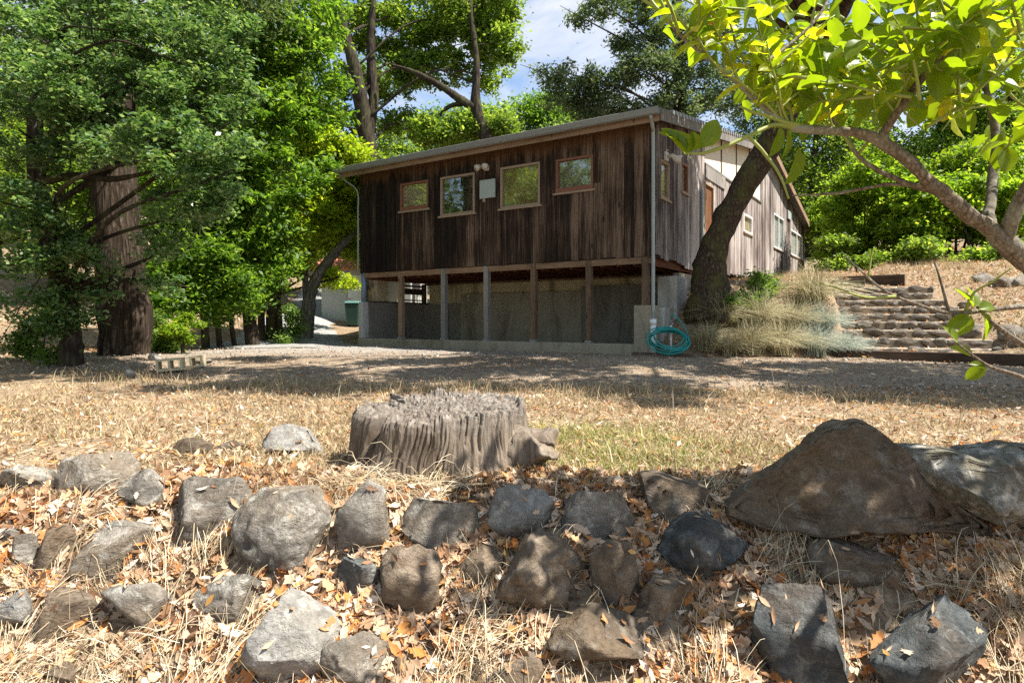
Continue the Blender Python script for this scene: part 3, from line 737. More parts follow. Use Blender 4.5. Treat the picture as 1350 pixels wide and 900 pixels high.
# ------------------------------------------------------------------ rocks
def ico(level):
    bm = bmesh.new(); bmesh.ops.create_icosphere(bm, subdivisions=level, radius=1.0)
    v = np.array([x.co[:] for x in bm.verts]); f = np.array([[q.index for q in x.verts] for x in bm.faces]); bm.free(); return v, f
IV4, IF4 = ico(5) if False else ico(4)
IV5, IF5 = ico(5); IV3, IF3 = ico(3); IV2, IF2 = ico(2)
def rock_shape(seed, cuts=11, lump=.20, fine=.05, level=4, flat=.0, lo=.42, hi=.84):
    cuts = int(cuts * 1.1)
    v, f = {5: (IV5, IF5), 4: (IV4, IF4), 3: (IV3, IF3), 2: (IV2, IF2)}[level]
    r = np.random.default_rng(seed); p = v.copy()
    p *= (1 + lump * fbm(p * 1.3 + seed * 3.1, seed, 3))[:, None]
    for k in range(cuts):
        nrm = r.normal(size=3); nrm /= np.linalg.norm(nrm); off = r.uniform(lo, hi)
        d = p @ nrm - off; p -= np.where(d > 0, d * 1.0, 0)[:, None] * nrm
    p *= (1 + fine * fbm(p * 4.5 + seed, seed + 5, 4, .55) + fine * .6 * -np.abs(fbm(p * 7 + seed * 2., seed + 9, 3)))[:, None]
    return p, f
def tri_mesh(name, v, f, smooth=True):
    return np_mesh(name, v, f.ravel(), np.arange(len(f)) * 3, smooth)
def rock_obj(name, center, size, mat, seed, rot=(0, 0, 0), parent=None, **kw):
    p, f = rock_shape(seed, **kw)
    p = p / np.abs(p).max(0) * (np.array(size) / 2)
    o = link(name, tri_mesh(name, p, f), parent, M[mat]); o.location = center; o.rotation_euler = rot; return o
FOOT = []; ONROCK = []
BANKG = 'rocks set into the leaf covered bank'
ROCKS = [ # x0, x1, y0, y1 (photo), material, kwargs, label
 (0, 74, 608, 655, 'rock_grey', dict(), 'flat topped grey rock at the left edge, top row of the bank'),
 (84, 171, 601, 666, 'rock_grey', dict(cuts=7, lo=.72, hi=.95), 'rounded dark grey rock in the top row, second from left edge'),
 (156, 223, 623, 670, 'rock_grey', dict(cuts=14), 'small grey rock with a dark notch, right of the rounded second rock'),
 (216, 320, 638, 727, 'rock_grey', dict(cuts=9), 'blocky grey boulder with rough face, left of the round cracked boulder'),
 (318, 438, 645, 752, 'rock_grey', dict(cuts=7, lump=.1, lo=.74, hi=.96), 'large round boulder with cracked face, below and left of the stump'),
 (45, 97, 695, 758, 'rock_brown', dict(cuts=14), 'angular brown rock near the left edge, beside a small grey one'),
 (20, 50, 705, 757, 'rock_grey', dict(), 'narrow grey rock leaning against the angular brown rock at left'),
 (97, 188, 686, 779, 'rock_grey', dict(cuts=8), 'smooth slanting blue grey rock, second row at left'),
 (149, 241, 764, 834, 'rock_grey', dict(cuts=16), 'flat sided grey rock with tan underside, lower left'),
 (0, 48, 784, 836, 'rock_pale', dict(), 'pale lichen spotted rock at the left edge, lower row'),
 (44, 114, 784, 850, 'rock_brown', dict(), 'brown weathered rock beside the pale lichen spotted rock, lower left'),
 (262, 362, 758, 815, 'rock_grey', dict(cuts=12), 'half buried sloping grey slab under the large round boulder'),
 (324, 440, 795, 915, 'rock_pale', dict(cuts=13), 'big pale grey slab at the bottom edge, left of centre'),
 (62, 101, 872, 910, 'rock_brown', dict(), 'small brown stone at the bottom edge, lower left corner'),
 (0, 19, 690, 722, 'rock_pale', dict(), 'little pale stone cut by the left edge, above the leaning grey rock'),
 (222, 274, 583, 608, 'rock_dark', dict(), 'low dark stone in dry grass, left of its twin behind the bank'),
 (281, 321, 581, 602, 'rock_dark', dict(), 'small dark stone in dry grass, nearest the pale stone by the stump'),
 (348, 436, 567, 614, 'rock_pale', dict(cuts=9), 'pale grey stone in the grass just left of the stump'),
 (450, 522, 640, 732, 'rock_grey', dict(cuts=12), 'grey rock directly under the left half of the stump'),
 (530, 624, 642, 725, 'rock_grey', dict(cuts=10), 'pointed light grey rock under the middle of the stump'),
 (645, 724, 646, 716, 'rock_pale', dict(cuts=7, lo=.70, hi=.95), 'rounded pale rock under the right end of the stump'),
 (727, 829, 651, 722, 'rock_grey', dict(cuts=13), 'wedge shaped grey rock right of the stump, top row'),
 (498, 575, 727, 810, 'rock_brown', dict(cuts=7, lo=.70, hi=.95), 'rounded brown grey rock in the second row, centre of the bank'),
 (604, 660, 722, 780, 'rock_brown', dict(cuts=8), 'small shaded brown rock between two bigger lumpy ones, centre'),
 (652, 768, 710, 815, 'rock_brown', dict(cuts=4, lump=.28, fine=.09), 'big knobbly brown rock draped with dry straw, centre right'),
 (762, 842, 718, 812, 'rock_brown', dict(cuts=4, lump=.3, fine=.09), 'lumpy brown conglomerate rock below the wedge shaped rock'),
 (842, 912, 764, 822, 'rock_brown', dict(cuts=4, lump=.28), 'brown knobbly stone under the greenish rock, centre right'),
 (820, 903, 805, 860, 'rock_brown', dict(cuts=5, lump=.25), 'lower brown stone beneath the knobbly one, centre right'),
 (447, 497, 738, 784, 'rock_blue', dict(cuts=16, hi=.8), 'black splintered rock between the round boulder and centre rocks'),
 (428, 534, 850, 915, 'rock_grey', dict(cuts=12), 'grey slab at the bottom edge, right of the big pale slab'),
 (725, 845, 812, 890, 'rock_dark', dict(cuts=9), 'shaded dark brown rock in the lowest row, centre right'),
 (648, 730, 856, 912, 'rock_brown', dict(), 'brown rock at the bottom edge, centre'),
 (867, 977, 684, 767, 'rock_blue', dict(cuts=8), 'greenish grey rock with dappled light, left of the great boulder'),
 (1068, 1172, 712, 775, 'rock_dark', dict(cuts=9), 'half buried dark stone just below the great boulder'),
 (974, 1122, 781, 915, 'rock_blue', dict(cuts=11), 'dark blue grey rock with a sunlit top corner, bottom right'),
 (1143, 1304, 800, 930, 'rock_blue', dict(cuts=10), 'dark purplish blue rock at the bottom edge, far right'),
]
for i, (x0, x1, y0, y1, mat, kw, lab) in enumerate(ROCKS):
    cx, cy = (x0 + x1) / 2, (y0 + y1) / 2
    h = hit(cx, min(y0 + (y1 - y0) * .66, 940)); d = h.y + (0 if y1 < 616 else .035 if x1 - x0 > 80 else -.015); w = (x1 - x0) / F * d; hh = (y1 - y0) / F * d
    on_lawn = y1 < 616
    c = P(cx, cy, d)
    dep = min(w, hh * 1.4) * .95
    sz = (w * 1.20, dep * 1.08, hh * 1.26); FOOT.append((c.x, c.y, c.z, sz[0] / 2, sz[1] / 2, sz[2] / 2))
    o = rock_obj('rock', (c.x, c.y + (.05 if on_lawn else .02), c.z - hh * .02), sz, mat, 100 + i, (0, 0, 0), level=4 if x1 - x0 < 60 else (5 if x1 - x0 > 95 else 4), **kw)
    tag(o, lab, 'rock', BANKG)
    v_ = np.empty(len(o.data.vertices) * 3); o.data.vertices.foreach_get('co', v_); n_ = np.empty(len(v_)); o.data.vertices.foreach_get('normal', n_)
    v_ = v_.reshape(-1, 3) + np.array(o.location); n_ = n_.reshape(-1, 3); up_ = np.where((n_[:, 2] > .35) & (n_[:, 1] < .3))[0]
    if len(up_): sel = rng.choice(up_, max(2, int((x1 - x0) * .05))); ONROCK.append(np.concatenate([v_[sel], n_[sel]], 1))

def outline_rock(name, poly, d, thick, mat, seed, label, cat='rock', group=None, lean=0.0, power=.32, fine=.03, nf=7, fit=(1, 0, 0)):
    """rock whose outline is given, a domed solid of real thickness"""
    d = d + thick * .3
    pts = np.array([[(x - CXP) / F * d, (HOR - y) / F * d] for x, y in poly]); c = pts.mean(0); pts = c + (pts - c) * fit[0]; sh_ = np.array([fit[1], -fit[2]]) * d / F; pts = pts + sh_; c = c + sh_
    ang = np.arctan2(pts[:, 1] - c[1], pts[:, 0] - c[0]); rad = np.hypot(*(pts - c).T)
    o_ = np.argsort(ang); ang, rad, pts = ang[o_], rad[o_], pts[o_]
    # densify along straight outline edges
    P2 = np.concatenate([pts + (np.roll(pts, -1, 0) - pts) * t for t in np.linspace(0, .95, 20)]); a2 = np.arctan2(P2[:, 1] - c[1], P2[:, 0] - c[0]); r2 = np.hypot(*(P2 - c).T)
    oo = np.argsort(a2); a2, r2 = a2[oo], r2[oo]
    a2 = np.concatenate([a2 - 2 * np.pi, a2, a2 + 2 * np.pi]); r2 = np.concatenate([r2, r2, r2])
    v, f = IV5, IF5
    th = np.arctan2(v[:, 2], v[:, 0]); rr = np.interp(th, a2, r2); cosp = np.hypot(v[:, 0], v[:, 2])
    k = cosp ** power
    p = np.stack([np.cos(th) * rr * k, v[:, 1] * thick / 2 * (1 - .25 * cosp), np.sin(th) * rr * k], 1)
    nz = fbm(p * 5 + seed, seed, 5, .55)
    r = np.random.default_rng(seed); W = np.abs(p[:, 0]).max(); H = np.abs(p[:, 2]).max()
    fl = np.full(len(p), -9.)
    for q in range(nf):        # broad fracture planes on the near face; the outline stays
        bx, bz = r.uniform(-.55, .55), r.uniform(-.25, .7)
        fl = np.maximum(fl, -thick * r.uniform(.36, .46) + bx * (p[:, 0] - r.uniform(-.6, .6) * W) + bz * (p[:, 2] - r.uniform(-.6, .6) * H))
    tp_ = 1 - .38 * np.clip(-p[:, 1], 0, None); p[:, 0] *= tp_; p[:, 2] *= tp_
    near = p[:, 1] < 0
    p[:, 1] = np.where(near, np.minimum(np.maximum(p[:, 1], fl), -.02 * thick), p[:, 1])
    nz = fbm(p * 5 + seed, seed, 5, .55); n4 = -np.abs(fbm(p * 3 + seed * 1.7, seed + 4, 4))
    p[:, 1] -= np.where(near, nz * fine * .8 + n4 * fine * 1.2, nz * fine)
    rad_ = np.stack([p[:, 0], p[:, 2]], 1); p[:, [0, 2]] += rad_ / (np.linalg.norm(rad_, axis=1)[:, None] + 1e-6) * (fbm(p * 9 + seed, seed + 8, 4) * fine * .45)[:, None]
    p[:, 1] += p[:, 2] * lean
    ob = link(name, tri_mesh(name, p, f), None, M[mat]); ob.location = (c[0], d, c[1])
    return tag(ob, label, cat, group)
outline_rock('boulder', [(938, 672), (985, 640), (1035, 606), (1085, 576), (1122, 556), (1146, 560), (1165, 582), (1210, 626), (1258, 672), (1300, 700), (1240, 700), (1150, 692), (1060, 698), (975, 694)], 3.02, .58, 'rock_dark', 17, 'great peaked dark boulder, largest of the bank, at right', group=BANKG, lean=.25, fine=.05, nf=6, fit=(1.0, 12, 0))
outline_rock('boulder', [(1170, 600), (1195, 584), (1225, 582), (1275, 590), (1310, 584), (1350, 578), (1420, 590), (1450, 640), (1420, 700), (1345, 704), (1300, 686), (1240, 656), (1200, 628)], 3.08, .55, 'rock_moss', 8, 'pale lichened boulder leaning behind the great peaked boulder, right edge', group=BANKG, lean=.15, fine=.06, nf=2, fit=(.95, 6, 6))
outline_rock('rock', [(843, 626), (870, 624), (905, 634), (932, 640), (936, 672), (930, 688), (880, 690), (850, 668)], 3.25, .4, 'rock_dark', 12, 'angular block of rock standing left of the great boulder', group=BANKG, lean=.1, fine=.02)

# ------------------------------------------------------------------ tree stump
def make_stump():
    cx, cy = (580 - CXP) / F * 4.1, 4.1
    z0 = gz(cx, cy) - .10
    nA, nH = 900, 60
    th = np.linspace(0, 2 * np.pi, nA, endpoint=False)
    V = []
    ca, sa = np.cos(th), np.sin(th)
    edge = .475 + .045 * np.cos(th - 1.0) + .015 * fbm(np.stack([ca * 3, sa * 3, th * 0], 1), 4, 3)
    top = edge - .02 + .035 * fbm(np.stack([ca * 9, sa * 9, th * 0 + 3], 1), 6, 4) + .022 * np.abs(fbm(np.stack([ca * 26, sa * 26, th * 0 + 1], 1), 8, 2))
    col_ = fbm(np.stack([ca * 4.2, sa * 4.2, th * 0], 1), 21, 3); crk = np.abs(fbm(np.stack([ca * 6.5, sa * 6.5, th * 0 + 7.], 1), 31, 3))
    crack = np.exp(-(crk / .055) ** 2)
    crk2 = np.exp(-(np.abs(fbm(np.stack([ca * 26, sa * 26, th * 0 + 2.], 1), 33, 2)) / .12) ** 2)
    for j in range(nH):
        t = j / (nH - 1); z = top * t
        flare = .10 * (1 - t) ** 2.2 * (1 + .6 * np.sin(th * 5 + 1))
        wob = fbm(np.stack([ca * 5, sa * 5, np.full(nA, t * 1.4)], 1), 41, 3) * .018
        th2 = th + .05 * math.sin(t * 2.6 + 1) + .03 * fbm(np.stack([ca * 2, sa * 2, np.full(nA, t * 2.5)], 1), 43, 2)
        c2, s2 = np.cos(th2), np.sin(th2); zz_ = np.full(nA, t)
        big = fbm(np.stack([c2 * 2.6, s2 * 2.6, zz_ * .35], 1), 21, 3)
        k1 = np.exp(-(np.abs(fbm(np.stack([c2 * 4.6, s2 * 4.6, zz_ * .3 + 7], 1), 31, 2)) / .085) ** 2) * np.clip(.15 + 2.2 * fbm(np.stack([c2 * 3, s2 * 3, zz_ * 1.2], 1), 88, 2), 0, 1.2)
        k2 = np.exp(-(np.abs(fbm(np.stack([c2 * 13, s2 * 13, zz_ * .5 + 2.], 1), 33, 2)) / .20) ** 2) * np.clip(.6 + 1.2 * fbm(np.stack([c2 * 6, s2 * 6, zz_ * 2.5], 1), 89, 2), 0, 1)
        g3 = fbm(np.stack([c2 * 42, s2 * 42, zz_ * 1.2], 1), 47, 2)
        r = .562 + flare + .040 * big - .15 * k1 * (.45 + .55 * t) - .017 * k2 + .011 * g3 - .028 * np.clip(t - .90, 0, 1) * 10 * (.2 + .8 * np.abs(g3))
        V.append(np.stack([ca * r * 1.0, sa * r * .82, z], 1))
    outer = V[-1]
    nR = 52
    for j in range(1, nR + 1):
        t = 1 - j / nR; x, y = outer[:, 0] * t, outer[:, 1] * t
        zt = .46 + .03 * fbm(np.stack([x * 5, y * 5, x * 0], 1), 51, 3) + .030 * np.abs(fbm(np.stack([x * 36, y * 36, x * 0], 1), 55, 3)) - .02 * np.exp(-(np.abs(fbm(np.stack([x * 5, y * 5, x * 0 + 3], 1), 56, 2)) / .06) ** 2) + .03 * x + .03 * y
        k = min(1, j / 3); zt = top * (1 - k) + zt * k - .02 * k
        V.append(np.stack([x, y, zt], 1))
    V = np.concatenate(V); rows = nH + nR
    i = np.arange(nA); i2 = (i + 1) % nA
    q = np.concatenate([np.stack([a * nA + i, a * nA + i2, (a + 1) * nA + i2, (a + 1) * nA + i], 1) for a in range(rows - 1)])
    me = np_mesh('tree_stump', V, q.ravel(), np.arange(len(q)) * 4, True)
    o = link('tree_stump', me, None, M['stump']); o.location = (cx, cy, z0); o.rotation_euler = (0, 0, .2)
    tag(o, 'wide weathered grey tree stump with splintered top, standing above the rock bank', 'stump')
    # gnarled root knob at its right
    rt = MB(); b = P(690, 590, 4.0) - Vector((cx, cy, z0)); ang = -.2
    Rm = Matrix.Rotation(ang, 3, 'Z')
    def hp(*a): return [Rm @ (P(*q) - Vector((cx, cy, z0))) for q in a]
    for pth, rr in ((hp((640, 585, 4.1), (670, 590, 3.95), (700, 594, 3.86), (722, 599, 3.82), (738, 601, 3.8)), [.20, .17, .115, .06, .015]),
                    (hp((685, 580, 3.95), (705, 577, 3.9), (722, 578, 3.86), (731, 586, 3.84)), [.09, .075, .045, .012])):
        rt.tube(spline(pth, 7), lerp_list(rr, (len(pth) - 1) * 7 + 1), 22)
    v = np.array(rt.v); rt.v = [tuple(q) for q in v + np.stack([fbm(v * 9 + 7 * k, 70 + k, 3) for k in range(3)], 1) * .034]
    rt.build('root', M['stump'], o, True)
    return cx, cy
SX, SY = make_stump()

# ------------------------------------------------------------------ ground cover
def rand_rot(n, r, up=0.0):
    """n random rotation matrices, normal pulled towards +z by up"""
    nn = r.normal(size=(n, 3)); nn[:, 2] = np.abs(nn[:, 2]) + up; nn /= np.linalg.norm(nn, axis=1)[:, None]
    t = r.normal(size=(n, 3)); t -= nn * (t * nn).sum(1)[:, None]; t /= np.linalg.norm(t, axis=1)[:, None]
    b = np.cross(nn, t); return b, t, nn       # across, along, normal
def leaf_cloud(name, pos, size, r, mat, up=.4, aspect=.45, parent=None):
    n = len(pos); b, t, nn = rand_rot(n, r, up)
    s = size * r.uniform(.65, 1.35, (n, 1))
    v = np.empty((n, 4, 3), np.float32)
    v[:, 0] = pos - t * s * .5; v[:, 1] = pos + b * s * aspect * .5 + nn * s * .06; v[:, 2] = pos + t * s * .5; v[:, 3] = pos - b * s * aspect * .5 + nn * s * .06
    me = np_mesh(name, v.reshape(-1, 3), np.arange(n * 4), np.arange(n) * 4)
    return link(name, me, parent, mat)
def template_cloud(name, tv, tf, pos, size, r, mat, up=1.5, rots=None, zoff=0):
    n = len(pos); b, t, nn = rots if rots is not None else rand_rot(n, r, up)
    s = np.asarray(size).reshape(-1, 1) * np.ones((n, 1)); k = len(tv)
    curl = r.uniform(-.2, 1.4, (n, 1)); wv = r.uniform(.75, 1.2, (n, 1))
    v = np.empty((n, k, 3), np.float32)
    for j, (x, y, z) in enumerate(tv):
        v[:, j] = pos + s * (b * x * wv + t * y + nn * (z * curl))
    fl = [i for f in tf for i in f]; st = np.cumsum([0] + [len(f) for f in tf])[:-1]; L = len(fl)
    loops = (np.array(fl)[None, :] + (np.arange(n) * k)[:, None]).ravel(); starts = (st[None, :] + (np.arange(n) * L)[:, None]).ravel()
    return link(name, np_mesh(name, v.reshape(-1, 3), loops, starts), None, mat)
# long bay leaf, curled along its length
LV = [(0, -.5, .12), (-.11, -.22, .06), (0, -.22, 0), (.11, -.22, .06), (-.15, .08, .09), (0, .08, .02), (.15, .08, .09), (0, .5, .2)]
LF = [(0, 2, 1), (0, 3, 2), (1, 2, 5, 4), (2, 3, 6, 5), (4, 5, 7), (5, 6, 7)]
# lobed oak leaf
OVt = [(0, -.5, .05)]; 
for y, w in ((-.3, .10), (-.2, .24), (-.06, .12), (.06, .34), (.2, .16), (.32, .24)): OVt += [(-w, y, .35 * w), (0, y, 0.02), (w, y, .45 * w)]
OVt.append((0, .5, .12)); OF = [(0, 2, 1), (0, 3, 2)]
for j in range(5):
    a = 1 + 3 * j; OF += [(a, a + 1, a + 4, a + 3), (a + 1, a + 2, a + 5, a + 4)]
OF += [(16, 17, 19), (17, 18, 19)]
def slope_rots(n, r, x, y, up):
    b, t, nn = rand_rot(n, r, up)
    e = .05; gxn = -(ground_h(x + e, y) - ground_h(x - e, y)) / (2 * e); gyn = -(ground_h(x, y + e) - ground_h(x, y - e)) / (2 * e)
    nn = nn + np.stack([gxn, gyn, np.zeros(n)], 1) * .8; nn /= np.linalg.norm(nn, axis=1)[:, None]
    t -= nn * (t * nn).sum(1)[:, None]; t /= np.linalg.norm(t, axis=1)[:, None]
    return np.cross(nn, t), t, nn
def scat(n, x0, x1, y0, y1, r): return r.uniform(x0, x1, n), r.uniform(y0, y1, n)
r = np.random.default_rng(11)
def off_rocks(x, y, z, kp=.30, k=.98):
    ok = np.ones(len(x), bool); keepr = r.random(len(x)) < kp
    for cx, cy, cz, a, b, c in FOOT:
        ok &= (((x - cx) / a) ** 2 + ((y - cy) / b) ** 2 + ((z - cz) / c) ** 2 > k * k) | keepr
    return ok
x, y = scat(40000, -2.9, 3.3, 2.2, 3.75, r); keep = (np.abs(x) < y * .86 + .25) & off_rocks(x, y, ground_h(x, y)) & (r.random(len(x)) < np.clip(.75 + 1.2 * fbm2(x, y, 2.9, 95, 3), .15, 1))
x, y = x[keep], y[keep]; z = ground_h(x, y) + r.uniform(.0, .035, len(x))
h1 = r.random(len(x)) < .62; pos = np.stack([x, y, z], 1)
template_cloud('leaf_litter', LV, LF, pos[h1], r.uniform(.055, .115, h1.sum()), r, M['litter'], rots=slope_rots(h1.sum(), r, x[h1], y[h1], .9))['kind'] = 'stuff'
h2 = ~h1
template_cloud('leaf_litter', OVt, OF, pos[h2], r.uniform(.06, .11, h2.sum()), r, M['litter'], rots=slope_rots(h2.sum(), r, x[h2], y[h2], .9))['kind'] = 'stuff'
q6 = np.concatenate(ONROCK); q = q6[:, :3] + q6[:, 3:] * .004; hq = r.random(len(q)) < .7
nq = q6[:, 3:] + r.normal(0, .18, (len(q), 3)); nq /= np.linalg.norm(nq, axis=1)[:, None]; tq = r.normal(size=(len(q), 3)); tq -= nq * (tq * nq).sum(1)[:, None]; tq /= np.linalg.norm(tq, axis=1)[:, None]; bq = np.cross(nq, tq)
template_cloud('leaf_litter', LV, LF, q[hq], r.uniform(.035, .085, hq.sum()), r, M['litter'], rots=(bq[hq], tq[hq], nq[hq]))['kind'] = 'stuff'
template_cloud('leaf_litter', OVt, OF, q[~hq], r.uniform(.04, .08, (~hq).sum()), r, M['litter'], rots=(bq[~hq], tq[~hq], nq[~hq]))['kind'] = 'stuff'
# leaves further back, thinning out
x, y = scat(16000, -6, 7, 3.5, 9.0, r); keep = r.random(len(x)) < np.interp(y, [3.5, 5, 9], [1, .7, .35]); x, y = x[keep], y[keep]
template_cloud('leaf_litter', LV, LF, np.stack([x, y, ground_h(x, y) + r.uniform(.005, .03, len(x))], 1), r.uniform(.05, .09, len(x)), r, M['litter'], up=1.2)['kind'] = 'stuff'
# leaf litter on the right bank and the forest floor at left
xs_, ys_ = [], []
x, y = scat(26000, 3.2, 22, 12.6, 30, r); s_, u_ = su(x, y); k = (u_ > .2) & (s_ > sedge(u_) - .15) & ~(((x - STO[0]) * STE[0] + (y - STO[1]) * STE[1] > -.1) & ((x - STO[0]) * STE[0] + (y - STO[1]) * STE[1] < 2.9) & ((x - STO[0]) * STF[0] + (y - STO[1]) * STF[1] > 0) & ((x - STO[0]) * STF[0] + (y - STO[1]) * STF[1] < 4.8)); xs_.append(x[k]); ys_.append(y[k])
x, y = scat(16000, -24, -5.5, 10, 34, r); k = (x < -8.6 - (y - 16).clip(0) * .12) ; xs_.append(x[k]); ys_.append(y[k])
x = np.concatenate(xs_); y = np.concatenate(ys_)
template_cloud('leaf_litter', LV, LF, np.stack([x, y, ground_h(x, y) + r.uniform(.005, .04, len(x))], 1), r.uniform(.08, .15, len(x)), r, M['litter'], up=.8)['kind'] = 'stuff'

def blades(name, x, y, z, hgt, wid, lean, r, mat, parent=None, droop=.35, az=None):
    n = len(x); az = r.uniform(0, 2 * np.pi, n) if az is None else az; lx, ly = np.cos(az), np.sin(az)
    px, py = -ly, lx
    tw = r.uniform(0, np.pi, n); px, py = np.cos(tw), np.sin(tw)
    v = np.empty((n, 5, 3), np.float32); hgt = np.broadcast_to(hgt, n); lean = np.broadcast_to(lean, n); w = np.broadcast_to(wid, n) / 2
    def at(t): return x + lx * lean * hgt * t ** 1.5, y + ly * lean * hgt * t ** 1.5, z + hgt * (t - droop * lean * t ** 2.2)
    X, Y, Z = at(0.0); v[:, 0] = np.stack([X - px * w, Y - py * w, Z], 1); v[:, 1] = np.stack([X + px * w, Y + py * w, Z], 1)
    X, Y, Z = at(.55); v[:, 2] = np.stack([X + px * w * .7, Y + py * w * .7, Z], 1); v[:, 3] = np.stack([X - px * w * .7, Y - py * w * .7, Z], 1)
    X, Y, Z = at(1.0); v[:, 4] = np.stack([X, Y, Z], 1)
    fl = np.array([0, 1, 2, 3, 3, 2, 4]); loops = (fl[None] + (np.arange(n) * 5)[:, None]).ravel(); starts = (np.array([0, 4])[None] + (np.arange(n) * 7)[:, None]).ravel()
    return link(name, np_mesh(name, v.reshape(-1, 3), loops, starts), parent, mat)
# short dry lawn
def dens(x, y): return np.clip(.55 + .8 * fbm2(x, y, 1.1, 77, 3), .08, 1)
n = 90000; t = r.random(n); y = 3.45 + 5.9 * t ** 1.25; x = r.uniform(-1, 1, n) * (y * .84 + .3)
ne = np.interp(x, [-12, -8, -5.5, 0, 6, 18], [13.5, 11.2, 9.9, 9.0, 8.2, 7.2])
k = (r.random(n) < dens(x, y)) & (y < ne + .2); x, y = x[k], y[k]
right = sstep(1.5, 4.5, x) * .55
k = r.random(len(x)) > right; x, y = x[k], y[k]
tag(blades('dry_grass', x, y, ground_h(x, y) - .004, r.uniform(.03, .095, len(x)), .006 + .0007 * y, r.uniform(.3, 1.6, len(x)), r, M['drygrass']), kind='stuff')
# greener patch right of the stump and around it
n = 11000; x = r.normal(.62, .6, n); y = r.normal(4.55, .65, n); k = (y > 3.5) & (y < 6.5) & ((x - SX) ** 2 + (y - SY) ** 2 > .3) & (r.random(n) < dens(x + 9, y * 1.6)); x, y = x[k], y[k]
tag(blades('green_grass', x, y, ground_h(x, y) - .004, r.uniform(.03, .10, len(x)), .0075, r.uniform(.3, 1.4, len(x)), r, M['greengrass']), kind='stuff')
# scattered seed heads and taller stalks
n = 420; x = r.uniform(-4.5, 4.0, n); y = r.uniform(3.4, 9.2, n); k = np.abs(x) < y * .84; x, y = x[k], y[k]
tag(blades('tall_stalks', x, y, ground_h(x, y), r.uniform(.14, .34, len(x)), .0065, r.uniform(.1, .8, len(x)), r, M['straw']), kind='stuff')
n = 1600; x = r.uniform(-7, 4.5, n); y = np.interp(x, [-8, -5.5, 0, 6], [11.0, 9.7, 8.8, 8.0]) + r.normal(-.35, .4, n)
tag(blades('tall_stalks', x, y, ground_h(x, y), r.uniform(.08, .24, len(x)), .010, r.uniform(.1, .9, len(x)), r, M['drygrass']), kind='stuff')

n = 26000; x = r.uniform(4, 17, n); y = r.uniform(11, 27, n); s_, u_ = su(x, y); sa_ = (x - STO[0]) * STE[0] + (y - STO[1]) * STE[1]; sb_ = (x - STO[0]) * STF[0] + (y - STO[1]) * STF[1]
k = (u_ > .8) & (s_ > sedge(u_) + .15) & ~((sa_ > -.05) & (sa_ < 2.85) & (sb_ < 4.9)) & (fbm2(x, y, .8, 41, 3) > -.05); x, y = x[k], y[k]
tag(blades('dry_grass', x, y, ground_h(x, y) - .01, r.uniform(.10, .34, len(x)), .013, r.uniform(.2, 1.0, len(x)), r, M['drygrass']), kind='stuff')
n = 5000; x = r.uniform(6, 17, n); y = r.uniform(11, 25, n); s_, u_ = su(x, y); sa_ = (x - STO[0]) * STE[0] + (y - STO[1]) * STE[1]
k = (u_ > .8) & (s_ > sedge(u_) + .15) & (sa_ > 2.9) & (fbm2(x, y, .9, 49, 3) > .2); x, y = x[k], y[k]
tag(blades('green_grass', x, y, ground_h(x, y) - .01, r.uniform(.10, .28, len(x)), .014, r.uniform(.2, 1.0, len(x)), r, M['greengrass']), kind='stuff')
# lying straw over the bank: bent ribbons
def straws(name, n, x0, x1, y0, y1, ln, wd, r, mat, zr=.05, liftup=.6):
    x, y = scat(n, x0, x1, y0, y1, r); k = (np.abs(x) < y * .86 + .2) & (r.random(n) < np.clip(.5 + 1.3 * fbm2(x, y, 2.4, 93, 3), .08, 1)) & off_rocks(x, y, ground_h(x, y), .3, 1.1); x, y = x[k], y[k]; n = len(x)
    az = r.uniform(0, 2 * np.pi, n) * .35 + fbm2(x, y, 1.6, 91, 2) * 5 + r.normal(0, .5, n); L = r.uniform(*ln, n); bend = r.normal(0, .38, n); w = r.uniform(*wd, n)
    K = 5; v = np.empty((n, K * 2, 3), np.float32); cx, cy = x.copy(), y.copy(); rise = r.exponential(.22, n) * liftup
    z0 = ground_h(x, y) + r.uniform(.0, zr, n); e = .05
    for j in range(K):
        t = j / (K - 1); a = az + bend * t
        zz = np.maximum(ground_h(cx, cy) + .006, z0 + (ground_h(cx, cy) - ground_h(x, y)) + L * rise * math.sin(t * 2.4) )
        px, py = -np.sin(a) * w / 2, np.cos(a) * w / 2
        v[:, 2 * j] = np.stack([cx - px, cy - py, zz], 1); v[:, 2 * j + 1] = np.stack([cx + px, cy + py, zz + w * .5], 1)
        cx = cx + np.cos(a) * L / (K - 1); cy = cy + np.sin(a) * L / (K - 1)
    fl = np.array([[2 * j, 2 * j + 1, 2 * j + 3, 2 * j + 2] for j in range(K - 1)]).ravel()
    loops = (fl[None] + (np.arange(n) * K * 2)[:, None]).ravel(); starts = np.arange(n * (K - 1)) * 4
    return tag(link(name, np_mesh(name, v.reshape(-1, 3), loops, starts), None, mat), kind='stuff')
straws('dry_straw', 30000, -2.8, 3.1, 2.25, 3.7, (.06, .30), (.0014, .0032), r, M['straw'])
straws('dry_straw', 6000, -5, 5, 3.6, 6.5, (.05, .18), (.002, .0038), r, M['straw'], .02, .2)
